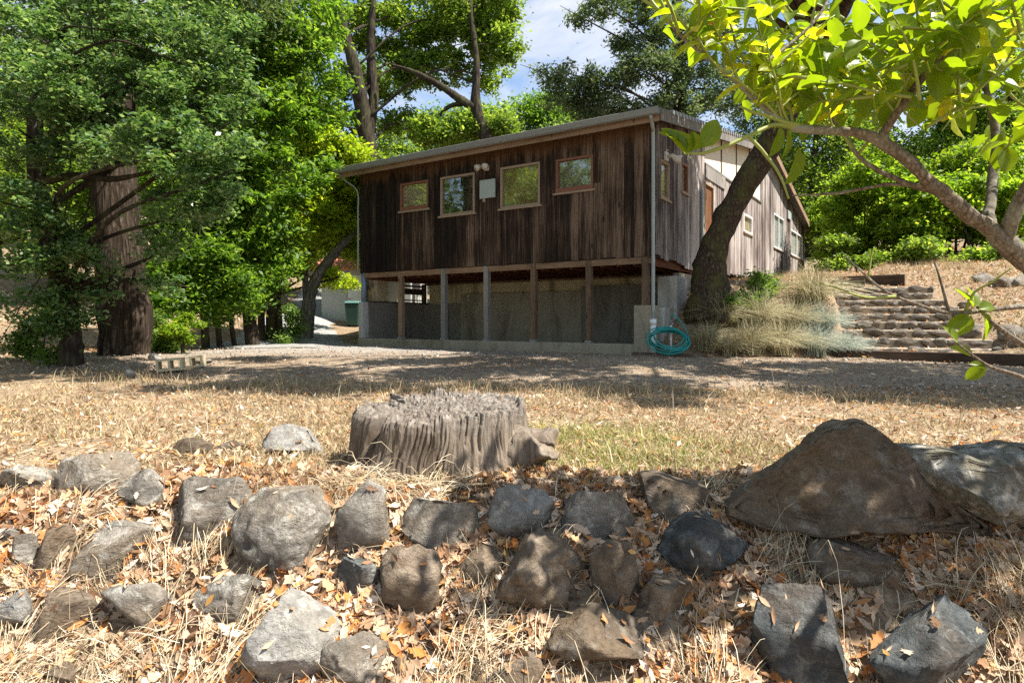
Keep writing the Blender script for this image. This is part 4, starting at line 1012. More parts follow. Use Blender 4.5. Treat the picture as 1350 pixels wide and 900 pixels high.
# gravel stones on the drive
OC = [(1, 0, 0), (-1, 0, 0), (0, 1, 0), (0, -1, 0), (0, 0, .8), (0, 0, -.8)]; OCF = [(0, 2, 4), (2, 1, 4), (1, 3, 4), (3, 0, 4), (2, 0, 5), (1, 2, 5), (3, 1, 5), (0, 3, 5)]
n = 14000; x = r.uniform(-9, 12, n); ya = np.array([near_edge(q)[1] for q in x]) ; yb = np.interp(x, [-9.5, -6.5, -5.0, -4.5, 3.2, 4.5, 6.4, 7.3, 9.2, 15], [15, 16.9, 18.9, 18.3, 13.4, 13.0, 13.0, 12.9, 11.6, 8.5])
y = ya - .4 + (yb - ya + .2) * r.random(n)
template_cloud('gravel', OC, OCF, np.stack([x, y, ground_h(x, y) + .02], 1), r.uniform(.006, .022, n) * (1 + (r.random(n) < .03) * 1.2), r, M['pebble'], up=.5)['kind'] = 'stuff'
x, y = r.uniform(-10, 12, 2200), r.uniform(8, 15, 2200); s_, u_ = su(x, y); k = (s_ < -.3) | ((u_ > 3.5) & (s_ < 1.6)); x, y = x[k], y[k]
template_cloud('leaf_litter', LV, LF, np.stack([x, y, ground_h(x, y) + .03], 1), r.uniform(.05, .10, len(x)), r, M['litter'], up=1.6)['kind'] = 'stuff'

# ------------------------------------------------------------------ trees
def crown_points(blobs, n, r, sub=26, spread=.34, flat=.6):
    """leaf positions: blobs -> twig clusters -> leaves"""
    vol = np.array([b[1] * b[2] * b[3] for b in blobs]) ** .75; cnt = np.maximum(30, (vol / vol.sum() * n)).astype(int)
    out = []
    for (c, rx, ry, rz), m in zip(blobs, cnt):
        k = max(4, int(sub * (rx * rz) ** .7)); d = r.normal(size=(k, 3)); d /= np.linalg.norm(d, axis=1)[:, None]
        rad = r.uniform(.25, 1.0, k) ** .45; cc = d * rad[:, None] * np.array([rx, ry, rz])
        sz = r.uniform(.55, 1.3, k) * spread
        wgt = sz ** 2; pick = r.choice(k, m, p=wgt / wgt.sum())
        off = r.normal(size=(m, 3)) * sz[pick][:, None] * np.array([1, 1, flat])
        out.append(np.array(c) + cc[pick] + off)
    return np.concatenate(out)
def crown_mesh(name, blobs, n, size, r, mat, parent, sub=26, spread=.34, up=.5, aspect=.5, flat=.6):
    pos = crown_points(blobs, n, r, sub, spread, flat) - np.array(parent.location)
    return leaf_cloud(name, pos, size, r, mat, up, aspect, parent)
def path_tube(name, pts, rads, mat, parent, n=10, wob=.0, seed=0, fl=0.0):
    rr = random.Random(seed); L = parent.location
    pp = spline(pts, 6); m = len(pp); rd = lerp_list(rads, m)
    m_ = MB().tube([p - L for p in pp], rd, n)
    if wob:
        v = np.array(m_.v); rv = np.repeat(np.array(rd), n)[:, None]; fq = .9 / max(.04, float(np.mean(rd)))
        dsp = np.stack([fbm(v * fq + 11 * q + seed, 60 + q, 3) for q in range(3)], 1)
        m_.v = [tuple(q) for q in v + dsp * rv * wob * 1.6]
    return m_.build(name, mat, parent, True)
def tree(name, label, group, cat, trunk, rads, blobs, nleaf, lsize, leafmat, barkmat, seed, limbs=True, extra=(), sub=26, spread=.34, up=.5, aspect=.5, flat=.6, trunkn=12, base=None, limb_r=.32, limb_from=.25):
    r = np.random.default_rng(seed); tp = [Vector(p) for p in trunk]
    root = empty(name, tp[0] if base is None else base); tag(root, label, cat, group)
    path_tube('trunk', tp, rads, M[barkmat], root, trunkn, .12, seed)
    sp = spline(tp, 6); rd = lerp_list(rads, len(sp))
    for pts, rr in extra: path_tube('limb', pts, rr, M[barkmat], root, 8, .1, seed + 1)
    if limbs:
        for b in blobs:
            c = Vector(b[0]); cand = [i for i, p in enumerate(sp) if p.z < c.z + .2 and i > len(sp) * limb_from] or [len(sp) - 1]
            i = min(cand, key=lambda i: (sp[i] - c).length + .4 * abs(sp[i].z - (c.z - .5 * (sp[i] - c).length)))
            a = sp[i]; mid = a.lerp(c, .5) + Vector((r.normal(0, .12), r.normal(0, .12), .10)) * (c - a).length * .8
            r0 = max(.02, rd[i] * limb_r)
            path_tube('limb', [a, mid, c, c + (c - mid) * .45], [r0, r0 * .7, r0 * .4, r0 * .12], M[barkmat], root, 7)
    if nleaf: crown_mesh('crown', blobs, nleaf, lsize, r, leafmat if not isinstance(leafmat, str) else M[leafmat], root, sub, spread, up, aspect, flat)
    return root
def B(px, py, d, rx, rz=None, ry=None):
    c = P(px, py, d); return ((c.x, c.y, c.z), rx, ry or rx, rz or rx * .8)
def gp(px, d, dz=-.15):
    x = (px - CXP) / F * d; return Vector((x, d, gz(x, d) + dz))

FG = 'trees of the woodland left of the drive'
# redwood: thick fissured trunk
tree('redwood_tree', 'tall redwood with very thick dark furrowed trunk, left of the drive', FG, 'tree',
     [gp(163, 13.6, -.3), P(165, 440, 13.6), P(160, 330, 13.6), P(152, 220, 13.7), P(150, 60, 13.8), P(152, -250, 14), P(155, -700, 14)], [.60, .52, .46, .42, .38, .32, .1],
     [B(90, -60, 14, 1.7, 1.0), B(230, -90, 14.2, 1.8, 1.1), B(160, -200, 14, 2.2, 1.3), B(150, -420, 14, 2.0, 2.2), B(60, 20, 15.5, 1.4, .9), B(300, -10, 15, 1.3, .9)], 30000, .13, 'leaf_fir', 'bark_red', 21, trunkn=20, limb_r=.2)
# live oak: blue green leaves in layered sprays over the left of the picture
ob = [B(50, 50, 11.2, 1.1, .6), B(140, 40, 10.8, 1.1, .6), B(215, 75, 10.6, 1.0, .6), B(265, 20, 11.2, .9, .6), B(110, 110, 10.4, 1.0, .5), B(250, 130, 10.8, .9, .5), B(175, 145, 10.2, 1.1, .5),
      B(270, 185, 10.6, .8, .45), B(215, 205, 10.0, 1.0, .5), B(130, 175, 10.8, .9, .5), B(255, 245, 10.3, .85, .45), B(30, 175, 10.5, .9, .6), B(60, 110, 12.0, 1.2, .7), B(15, 270, 10.2, .7, .5), B(60, 310, 10.6, .7, .4),
      B(25, 350, 10.8, .7, .4), B(110, 350, 11.0, .6, .35), B(235, 285, 10.8, .7, .45), B(280, 100, 12.0, .9, .7), B(20, 15, 12.5, 1.2, .8), B(95, 400, 11.4, .45, .4), B(70, 425, 11.4, .35, .3), B(205, 330, 11.0, .5, .3), B(150, 385, 11.6, .4, .2), B(30, 400, 11.2, .45, .3), B(225, 375, 12, .4, .25)]
tree('live_oak', 'spreading live oak with layered blue green leaves in front of the redwood trunk', FG, 'tree',
     [gp(95, 11.7), P(92, 440, 11.7), P(80, 370, 11.7), P(62, 290, 11.6), P(45, 215, 11.5), P(50, 130, 11.4), P(75, 50, 11.2), P(110, -40, 11)], [.22, .19, .17, .15, .13, .11, .09, .05],
     ob, 54000, .100, 'leaf_oak', 'bark_oak', 22, sub=34, spread=.125, up=1.0, aspect=.55,
     extra=[([P(50, 240, 11.5), P(100, 232, 11.2), P(150, 236, 11.0), P(205, 225, 10.6)], [.08, .07, .05, .02]), ([P(45, 200, 11.5), P(100, 150, 11), P(180, 110, 10.6), P(250, 100, 10.6)], [.08, .06, .04, .02])])
# two bays and a maple at the drive edge
tree('bay_tree', 'tall dark green bay tree with a leaning trunk pale at its foot', FG, 'tree',
     [gp(334, 17.5), P(328, 410, 17.5), P(316, 330, 17.6), P(306, 240, 17.8), P(318, 120, 18), P(330, 0, 18), P(335, -120, 18)], [.19, .16, .14, .13, .11, .08, .03],
     [B(345, 40, 17.6, 1.6, 1.1), B(300, 100, 17.6, 1.1, .9), B(390, 80, 17.8, 1.3, 1.0), B(350, 150, 17.2, 1.5, 1.0), B(310, 200, 17, 1.0, .8), B(370, 220, 17.2, 1.3, .9), B(330, 290, 17, 1.1, .8), B(385, 20, 18.5, 1.4, 1.0), B(300, 0, 18.5, 1.5, 1.0), B(350, -70, 18, 1.9, 1.2), B(410, 130, 18.6, 1.0, .8), B(350, 340, 17.4, .9, .5)],
     38000, .19, 'leaf_bay', 'bark_oak', 23, spread=.21, aspect=.4)
tree('bay_tree', 'lower bay tree with thin dark stems between the redwood and leaning bay', FG, 'tree',
     [gp(272, 16.5), P(268, 400, 16.5), P(262, 330, 16.6), P(255, 260, 16.8), P(262, 180, 17)], [.10, .09, .08, .06, .03],
     [B(265, 335, 16.2, .9, .6), B(225, 360, 16.0, .8, .5), B(300, 375, 16.4, .8, .5), B(250, 300, 16.6, .9, .6), B(275, 265, 16.8, .9, .6), B(310, 400, 16.8, .5, .35), B(255, 398, 15.8, .45, .3), B(345, 385, 18.2, .6, .4), B(220, 405, 15.5, .35, .25), B(330, 365, 17, .6, .4), B(285, 420, 16.6, .3, .2), B(200, 385, 15, .4, .3)], 26000, .16, 'leaf_bay', 'bark_oak', 24, aspect=.4, spread=.22,
     extra=[([gp(290, 16.8), P(286, 390, 16.8), P(296, 330, 16.8)], [.08, .07, .04]), ([gp(310, 17.2), P(300, 380, 17.2), P(303, 330, 17)], [.07, .06, .04])])
tree('maple_tree', 'sunlit yellow green maple with several upright stems beside the gravel', FG, 'tree',
     [gp(356, 19.5), P(360, 400, 19.5), P(372, 330, 19.6), P(395, 250, 19.8), P(415, 180, 20)], [.16, .14, .11, .08, .03],
     [B(430, 215, 19.6, 1.1, .9), B(405, 270, 20.6, 1.2, .8), B(455, 260, 19.8, .9, .9), B(375, 310, 19.0, 1.1, .7), B(436, 366, 23.5, .55, .28), B(462, 372, 24.5, .4, .2), B(440, 300, 22.6, 1.0, .7), B(420, 330, 23.2, .9, .5), B(370, 350, 20.0, .7, .5), B(405, 180, 20.4, .9, .7), B(465, 220, 20.6, .8, .8), B(330, 350, 18.6, .8, .5)],
     34000, .18, 'leaf_maple', 'bark_moss', 25, spread=.20,
     extra=[([gp(345, 19.3), P(345, 395, 19.3), P(352, 320, 19.3)], [.11, .10, .06]), ([gp(370, 19.6), P(366, 400, 19.6), P(360, 330, 19.6)], [.12, .1, .06])])
tree('oak_tree', 'grey barked oak leaning right over the gravel near the white shed', FG, 'tree',
     [gp(402, 20), P(408, 395, 20), P(418, 365, 20), P(440, 335, 20), P(468, 305, 20.2), P(490, 270, 20.6)], [.24, .20, .17, .14, .10, .04],
     [B(470, 290, 20.8, .7, .5), B(445, 290, 20.6, .7, .45), B(475, 255, 21.2, .8, .6), B(478, 335, 21.0, .5, .35)], 14000, .13, 'leaf_maple', 'bark_pale', 26, spread=.28,
     extra=[([P(404, 400, 20), P(402, 360, 20.1), P(400, 322, 20.2)], [.12, .1, .04])])
# tall oak whose two stems rise behind the left end of the roof
BG = 'trees standing behind the house'
oakc = [B(455, 30, 26, 1.6, 1.3), B(510, 40, 26.5, 1.6, 1.2), B(560, 20, 27, 1.7, 1.2), B(600, 60, 27, 1.6, 1.0), B(640, 30, 27.5, 1.4, 1.3), B(575, 90, 27, 1.4, .8), B(520, 110, 26.5, 1.2, .8), B(640, 100, 28, 1.0, .8), B(460, 110, 27, 1.0, .8), B(550, -60, 27, 2.6, 1.2), B(440, -60, 26, 2.2, 1.2), B(530, 165, 28, 1.2, .6), B(625, -50, 28, 1.8, 1.1), B(455, 160, 28, 1.2, .8)]
tree('oak_tree', 'tall twin stemmed oak rising behind the left end of the roof', BG, 'tree',
     [gp(492, 27), P(492, 300, 27), P(488, 215, 27), P(480, 160, 26.8), P(468, 90, 26.5), P(448, 20, 26.2), P(440, -80, 26)], [.46, .42, .36, .32, .26, .22, .1],
     [(((c[0] * (c[1] + 2.4) / c[1]), c[1] + 2.4, c[2] * (c[1] + 2.4) / c[1]), a, b, e) for c, a, b, e in oakc], 40000, .22, 'leaf_mid', 'bark_oak', 27, spread=.22, limb_r=.22,
     extra=[([P(484, 190, 27), P(492, 130, 27), P(489, 60, 27), P(494, -40, 27)], [.26, .22, .18, .1])])
tree('oak_tree', 'airy oak with a thick dark horizontal limb behind the roof', BG, 'tree',
     [gp(660, 27, -.3), P(655, 300, 27), P(645, 200, 27), P(628, 140, 27), P(628, 80, 27), P(620, 10, 27), P(610, -120, 27)], [.30, .28, .25, .22, .13, .10, .04],
     [B(540, 85, 28.5, 1.0, .6), B(600, 20, 28, 1.3, .8), B(655, 60, 28.5, 1.0, .8), B(640, 165, 27.5, 1.2, .5), B(580, 175, 28, 1.4, .5), B(650, 10, 28.5, 1.1, .8)], 16000, .21, 'leaf_mid', 'bark_oak', 28, limb_r=.25, spread=.26,
     extra=[([P(628, 145, 27), P(605, 130, 26.9), P(580, 113, 26.8), P(545, 95, 26.6), P(515, 85, 26.6)], [.20, .18, .14, .10, .04]), ([P(612, 136, 27), P(590, 142, 27), P(570, 165, 27)], [.12, .09, .04])])
for k, (px, d, top, w, mt, lab) in enumerate(((520, 44, 165, 3.0, 'leaf_mid', 'rounded green tree showing over the left half of the roof'), (590, 48, 150, 3.4, 'leaf_bay', 'bushy dark green tree over the middle of the roof'), (655, 46, 140, 3.2, 'leaf_mid', 'mid green tree below the gap of open sky'),
                                             (715, 50, 130, 3.2, 'leaf_bay', 'dark green tree with grey dead twigs below the patch of sky'), (780, 46, 150, 3.0, 'leaf_far', 'grey green tree behind the right half of the roof'))):
    zt = (HOR - top) / F * d; x = (px - CXP) / F * d
    bl = [((x + random.uniform(-2.2, 2.2), d + random.uniform(-1.5, 1.5), zt - 1.2 - random.uniform(0, 4.5)), w * random.uniform(.4, .6), w * .5, w * random.uniform(.3, .45)) for _ in range(9)] + [((x, d, zt - 1.3), w * .5, w * .5, w * .4)]
    tree('broadleaf_tree', lab, BG, 'tree', [gp(px, d), Vector((x, d, zt * .5)), Vector((x + .3, d, zt - 1))], [.35, .26, .08], bl, 20000, .27, mt, 'bark_oak', 40 + k, limbs=True, spread=.5)
# conifers right of the sky gap
tree('fir_tree', 'dark fir with drooping feathery sprays right of the patch of sky', BG, 'tree',
     [gp(900, 33), P(900, 250, 33), P(896, 100, 33), P(890, -80, 33), P(888, -300, 33)], [.5, .45, .35, .22, .05],
     [B(800, 10, 30, 1.2, .45), B(770, 25, 30, .7, .3), B(840, 0, 31, 1.4, .6), B(870, 30, 31, 1.3, .7), B(760, 100, 31, 1.2, .55), B(725, 98, 31, .7, .3), B(800, 110, 31.5, 1.4, .6), B(850, 95, 31, 1.5, .8), B(790, 140, 32, 1.5, .6), B(740, 135, 32, 1.0, .5), B(900, 90, 32, 1.5, 1.0), B(890, 140, 32, 1.6, .8), B(840, 60, 32, 1.3, .6), B(930, 30, 32, 1.6, 1.2), B(820, 150, 33, 1.4, .6), B(950, 120, 33, 1.6, 1.0)],
     40000, .22, 'leaf_fir', 'bark_oak', 51, spread=.24, aspect=.35, flat=.8, limb_r=.2)
# leaning oak beside the house
LO = [gp(938, 14.4, -.25), P(936, 385, 14.4), P(938, 335, 14.35), P(960, 283, 14.3), P(992, 228, 14.2), P(1016, 190, 14.1), P(1050, 125, 13.9), P(1100, 30, 13.6), P(1160, -80, 13.2), P(1230, -230, 12.8)]
lb = [((7.5, 12.5, 8.2), 1.8, 1.6, .9), ((8.0, 11.0, 8.3), 1.9, 1.5, .9), ((9.5, 14.0, 9.5), 2.0, 1.8, 1.0), ((6.8, 14.2, 7.9), 1.2, 1.2, .7)]
rr_ = random.Random(8)
for (x_, y_) in ((2.2, 7.6), (4.2, 8.8), (5.6, 7.2), (6.4, 9.6), (7.6, 7.8), (8.4, 10.4), (9.6, 8.4), (10.4, 10.2), (11.4, 7.4), (12.2, 9.2), (3.2, 10.2), (10.8, 6.4), (5.0, 10.8), (1.0, 9.4), (2.6, 8.9), (4.9, 9.6), (6.9, 8.7), (8.9, 9.3), (7.3, 6.6), (9.6, 7.0), (12.6, 8.0), (3.6, 7.4), (-.6, 8.6), (.4, 10.6), (6.2, 11.6), (13.6, 9.4), (1.6, 6.9)):  # unseen crown clumps over the drive, added for its dappled shade
    lb.append(((x_ + rr_.uniform(-.5, .5), y_ + rr_.uniform(-.5, .5), 7.3 + rr_.uniform(-.2, 1.6)), rr_.uniform(.8, 1.3), rr_.uniform(.5, .9), rr_.uniform(.3, .5)))
lo = tree('leaning_oak', 'mossy dark oak trunk leaning right across the side of the house', None, 'tree', LO, [.62, .45, .345, .285, .27, .255, .23, .20, .16, .08], lb, 52000, .19, 'leaf_mid', 'bark_moss', 61, spread=.23, trunkn=22, limb_r=.4, limb_from=.72)
# trees off to the right whose shade crosses the drive
for k, (x, y, zc) in enumerate(((14.5, 8.6, 7.6), (16.5, 6.6, 8.0), (12.8, 7.2, 6.8))):
    bl = [((x + random.uniform(-2.2, 2.2), y + random.uniform(-1.4, 1.4), zc + random.uniform(-1.2, 1.6)), random.uniform(.9, 1.5), random.uniform(.8, 1.3), random.uniform(.5, .8)) for _ in range(11)]
    tree('shade_oak', ['oak beyond the right edge nearest the middle of the drive', 'oak beyond the right edge farthest from the house', 'oak beyond the right edge closest to the camera'][k], 'oaks right of the drive', 'tree',
         [Vector((x + .6, y, gz(x + .6, y) - .2)), Vector((x + .4, y, 2.5)), Vector((x, y, zc - 1)), Vector((x, y, zc + 1))], [.3, .25, .18, .05], bl, 15000, .14, 'leaf_mid', 'bark_oak', 70 + k, spread=.36)
# hedge shrubs on the upper right bank
HG = 'green shrubs along the upper bank'
for k, (px, by, d, top, w) in enumerate(((1106, 342, 29, 270, 1.0), (1140, 352, 25, 238, 1.1), (1165, 355, 24.5, 190, 1.5), (1208, 352, 23, 235, 1.2), (1252, 350, 24.8, 195, 1.5), (1300, 352, 22.5, 235, 1.2), (1345, 352, 23.5, 200, 1.4))):
    base = gp(px, d); zt = (HOR - top) / F * d; zb = base.z + .9; r2 = random.Random(k)
    bl = [((base.x + r2.uniform(-w, w), d + r2.uniform(-.7, .7), zb + (zt - zb) * (q + .5) / 9), w * r2.uniform(.45, .62), w * .55, w * r2.uniform(.38, .5)) for q in range(9)]
    lab = ['small bright shrub nearest the rear corner of the house', 'leafy shrub second along the upper bank from the house', 'tallest bright green shrub in the middle of the upper bank', 'bushy shrub right of the tallest one on the upper bank', 'broad green shrub above the stone steps', 'shrub behind the lemon tree trunk on the upper bank', 'shrub cut by the right edge on the upper bank'][k]
    root = tree('shrub', lab, HG, 'shrub', [base, Vector((base.x, d, zb)), Vector((base.x, d, zt - .5))], [.06, .05, .02], bl, 12000, .17, 'leaf_hedge', 'bark_oak', 80 + k, spread=.21,
         extra=[([base + Vector((q * .22, 0, 0)), Vector((base.x + q * .45, d + r2.uniform(-.3, .3), zb + .2)), Vector((base.x + q * .6, d, zb + 1.0))], [.05, .04, .02]) for q in (-2, -1, 1, 2)])
for k, (px, d, top, w) in enumerate(((1098, 23, 312, .6), (1158, 22, 338, .45), (1216, 21.5, 322, .6), (1276, 21, 342, .4), (1342, 20.8, 318, .7))):  # low shrubs added to bring shade to the ground below the hedge
    base = gp(px, d, -.1); zt = (HOR - top) / F * d; r2 = random.Random(k + 30)
    bl = [((base.x + r2.uniform(-w, w), d + r2.uniform(-.4, .4), base.z + .3 + (zt - base.z - .5) * r2.random()), w * .5, w * .5, w * .36) for q in range(6)]
    tree('shrub', ['added low dark shrub shading the hedge foot nearest the house', 'added low shrub shading the foot of the tallest hedge shrub', 'added low shrub shading the hedge foot above the stone steps', 'added low shrub shading the hedge foot beside the lemon trunk', 'added low shrub shading the hedge foot at the right edge'][k], HG, 'shrub', [base, base + Vector((.05, 0, .5)), Vector((base.x, d, zt - .2))], [.05, .04, .015], bl, 3200, .15, 'leaf_mid', 'bark_oak', 170 + k, spread=.18)
for k, (px, d, top, w, mt) in enumerate(((1070, 36, 130, 3.0, 'leaf_mid'), (1150, 40, 60, 3.6, 'leaf_fir'), (1235, 38, 90, 3.2, 'leaf_bay'), (1330, 36, 20, 3.4, 'leaf_mid'), (1010, 42, 60, 3.4, 'leaf_fir'))):
    zt = (HOR - top) / F * d; x = (px - CXP) / F * d; r2 = random.Random(k + 50); zb = gz(x, d) + 2
    bl = [((x + r2.uniform(-2.4, 2.4), d + r2.uniform(-1.5, 1.5), zb + (zt - zb) * (q + .6) / 12), w * r2.uniform(.36, .55), w * .5, w * r2.uniform(.25, .4)) for q in range(12)]
    lab = ['mid green tree just beyond the rear corner of the house', 'dark fir seen through the lemon leaves at right', 'glossy green tree behind the tallest shrub', 'tall tree at the right edge behind the lemon tree', 'dark fir behind the leaning oak'][k]
    tree('hillside_tree', lab, 'trees above the upper bank', 'tree', [gp(px, d), Vector((x, d, zt * .5)), Vector((x + .3, d, zt - 1))], [.35, .26, .08], bl, 20000, .22, mt, 'bark_oak', 90 + k, spread=.5)
# trees deeper in the left woodland
WG = 'trees deep in the left woodland'
for k, (px, d, top, w, mt, lab) in enumerate(((-20, 24, 60, 3.0, 'leaf_mid', 'shaded tree at the far left edge behind the live oak'), (70, 28, 60, 3.0, 'leaf_mid', 'slim trunked tree seen left of the redwood, deep in the wood'), (215, 27, 90, 2.8, 'leaf_bay', 'dark tree seen right of the redwood, deep in the wood'),
                                             (260, 33, 70, 3.2, 'leaf_mid', 'tall tree behind the leaning bay'), (120, 38, 10, 3.2, 'leaf_fir', 'tall dark conifer behind the redwood'), (360, 32, 60, 3.2, 'leaf_far', 'tree behind the yellow green maple'), (440, 36, 90, 3.0, 'leaf_far', 'pale tree between the maple and the house roof'), (20, 40, 40, 3.4, 'leaf_far', 'hazy tree on the slope at far left'))):
    zt = (HOR - top) / F * d; x = (px - CXP) / F * d; r2 = random.Random(k + 150); zb = gz(x, d) + 2.4
    bl = [((x + r2.uniform(-2.6, 2.6), d + r2.uniform(-1.5, 1.5), zb + (zt - zb) * (q + .6) / 11), w * r2.uniform(.36, .55), w * .5, w * r2.uniform(.25, .4)) for q in range(11)]
    tree('woodland_tree', lab, WG, 'tree', [gp(px, d), Vector((x + .3, d, zb)), Vector((x, d, zt * .6)), Vector((x + .3, d, zt - 1))], [.30, .24, .16, .06], bl, 18000, .21, mt, 'bark_oak', 110 + k, spread=.5)
for k, (x, y, h_) in enumerate(((-16, 11, 12), (-20, 7.5, 14), (-18, 2, 13), (-23, 14, 15), (-16, -5, 12))):
    r2 = random.Random(k + 250); z0_ = gz(x, y)
    bl = [((x + r2.uniform(-2.4, 2.4), y + r2.uniform(-2.4, 2.4), z0_ + 1.5 + (h_ - 1.5) * (q + .5) / 12), 1.5, 1.5, 1.1) for q in range(12)]
    tree('woodland_tree', ['woodland tree beyond the left edge nearest the lawn', 'tall woodland tree beyond the left edge, middle', 'woodland tree beyond the left edge behind the camera', 'woodland tree beyond the left edge, deepest', 'woodland tree at the far left rear'][k], WG, 'tree', [Vector((x, y, z0_ - .2)), Vector((x + .2, y, z0_ + h_ * .5)), Vector((x, y, z0_ + h_ - 1))], [.3, .22, .06], bl, 7000, .32, 'leaf_mid', 'bark_oak', 260 + k, spread=.5)
# far wood on the hill: one mass
rf = np.random.default_rng(200); pts = []
for k in range(230):
    d = rf.uniform(52, 130); x = rf.uniform(-1.15, 1.15) * d; g0 = gz(x, d); h_ = rf.uniform(7, 12); m = 420
    dd = rf.normal(size=(m, 3)); dd /= np.linalg.norm(dd, axis=1)[:, None]
    pts.append(np.array([x, d, g0 + h_ * .55]) + dd * (rf.random((m, 1)) ** .35) * np.array([h_ * .36, h_ * .36, h_ * .48]) + rf.normal(size=(m, 3)) * .3)
o = leaf_cloud('far_woodland', np.concatenate(pts), .75, rf, M['leaf_far'], .4, .6); o['kind'] = 'stuff'
# small round shrub by the drive and undergrowth
sb = gp(241, 14.2); c = P(241, 432, 14.2)
tree('shrub', 'small round bright green shrub beside the gravel, left of the drive', None, 'shrub', [sb, Vector((sb.x, sb.y, sb.z + .3)), Vector((c.x, c.y, c.z + .1))], [.05, .04, .02],
     [((c.x, c.y, c.z), .36, .34, .26), ((c.x - .18, c.y, c.z + .08), .24, .24, .2), ((c.x + .2, c.y, c.z + .12), .22, .22, .2)], 3600, .11, 'leaf_hedge', 'bark_oak', 130, spread=.10, aspect=.35)
for k, (px, d, w, lab) in enumerate(((90, 11.9, .45, 'ivy and sprouts at the foot of the live oak'), (55, 12.6, .35, 'low green sprouts left of the live oak foot'), (205, 14.5, .4, 'low weeds at the right foot of the redwood'), (380, 18.4, .4, 'low green weeds by the maple stems'))):
    b_ = gp(px, d, 0); bl = [((b_.x + random.uniform(-.3, .3), b_.y + random.uniform(-.2, .2), b_.z + .15 + .25 * q * (2.2 if k == 0 else 1)), w * .5, w * .5, w * .4) for q in range(4)]
    tree('undergrowth', lab, 'undergrowth beneath the left trees', 'plant', [b_, b_ + Vector((.03, 0, .2)), b_ + Vector((.06, 0, .45))], [.02, .015, .01], bl, 2600, .09, 'leaf_shade', 'bark_oak', 140 + k, spread=.14)
for k, (px, py, d, w, lab) in enumerate(((1003, 375, 15.2, .42, 'green weed growing against the side wall right of the leaning oak'), (958, 400, 14.0, .22, 'small sprout at the front foot of the leaning oak'), (985, 395, 14.3, .24, 'low leafy sprout on the litter right of the leaning oak'))):
    b_ = hit(px, py + 22); c = P(px, py, b_.y)
    bl = [((c.x + random.uniform(-.3, .3) * w * 2, b_.y + random.uniform(-.2, .2), c.z + random.uniform(-.3, .4) * w), w * .5, w * .4, w * .4) for q in range(4)]
    tree('weed', lab, 'weeds around the leaning oak', 'plant', [b_, (b_ + c) / 2, c], [.012, .01, .006], bl, 1100, .10, 'leaf_shade', 'bark_grey', 150 + k, spread=.12)

# ------------------------------------------------------------------ ornamental grass clumps
def clump_mesh(seed, n=750):
    r = np.random.default_rng(seed); az = r.uniform(0, 2 * np.pi, n); L = r.uniform(.5, 1.05, n); out = r.uniform(.15, 1.0, n); bx, by = r.normal(0, .07, n), r.normal(0, .07, n)
    K = 5; v = np.empty((n, K * 2, 3), np.float32); w = r.uniform(.007, .012, n)
    for j in range(K):
        t = j / (K - 1); rr = out * L * (.15 * t + .75 * t ** 1.8); zz = L * (1.05 * t - out * .85 * t ** 2.2) * .85
        ww = w * (1 - .8 * t) / 2; tx, ty = -np.sin(az), np.cos(az)
        v[:, 2 * j] = np.stack([bx + np.cos(az) * rr - tx * ww, by + np.sin(az) * rr - ty * ww, zz], 1); v[:, 2 * j + 1] = np.stack([bx + np.cos(az) * rr + tx * ww, by + np.sin(az) * rr + ty * ww, zz + .003], 1)
    fl = np.array([[2 * j, 2 * j + 1, 2 * j + 3, 2 * j + 2] for j in range(K - 1)]).ravel()
    return np_mesh('grass_clump', v.reshape(-1, 3), (fl[None] + (np.arange(n) * K * 2)[:, None]).ravel(), np.arange(n * (K - 1)) * 4)
cms = [clump_mesh(k) for k in range(4)]
cmb = clump_mesh(9); cms[0].materials.append(M['clump']); cms[1].materials.append(M['clump']); cms[2].materials.append(M['clump']); cms[3].materials.append(M['clump']); cmb.materials.append(M['clump_blue'])
CL = [(932, 462, .85, 0, 'low grass clump nearest the coiled hose'), (960, 468, .7, 1, 'smallest front grass clump, second from the hose'), (990, 466, .95, 2, 'broad drooping grass clump in the front row, middle'), (1030, 466, 1.0, 3, 'dense grass clump in the front row beside the blue one'), (1075, 468, .95, 4, 'pale blue grass clump in the front row left of the steps'), (1112, 468, .75, 4, 'small blue grass clump touching the bottom step'),
      (950, 428, .95, 1, 'grass clump in the back row under the leaning oak'), (1000, 430, 1.05, 2, 'straw coloured grass clump in the back row, middle'), (1045, 432, .9, 0, 'grass clump behind the dense front one'), (1072, 402, 1.2, 3, 'tall fountain shaped grass clump highest on the bank'), (1085, 436, .85, 4, 'silvery blue grass clump below the tall fountain shaped one')]
for px, py, s_, m, lab in CL:
    h = hit(px, py); o = link('grass_clump', cmb if m == 4 else cms[m]); o.location = (h.x, h.y, h.z - .03); o.scale = (s_ * 1.25, s_ * 1.25, s_ * 1.15); o.rotation_euler = (0, 0, random.uniform(0, 6)); tag(o, lab, 'grass clump', 'fescue clumps on the bank by the steps')

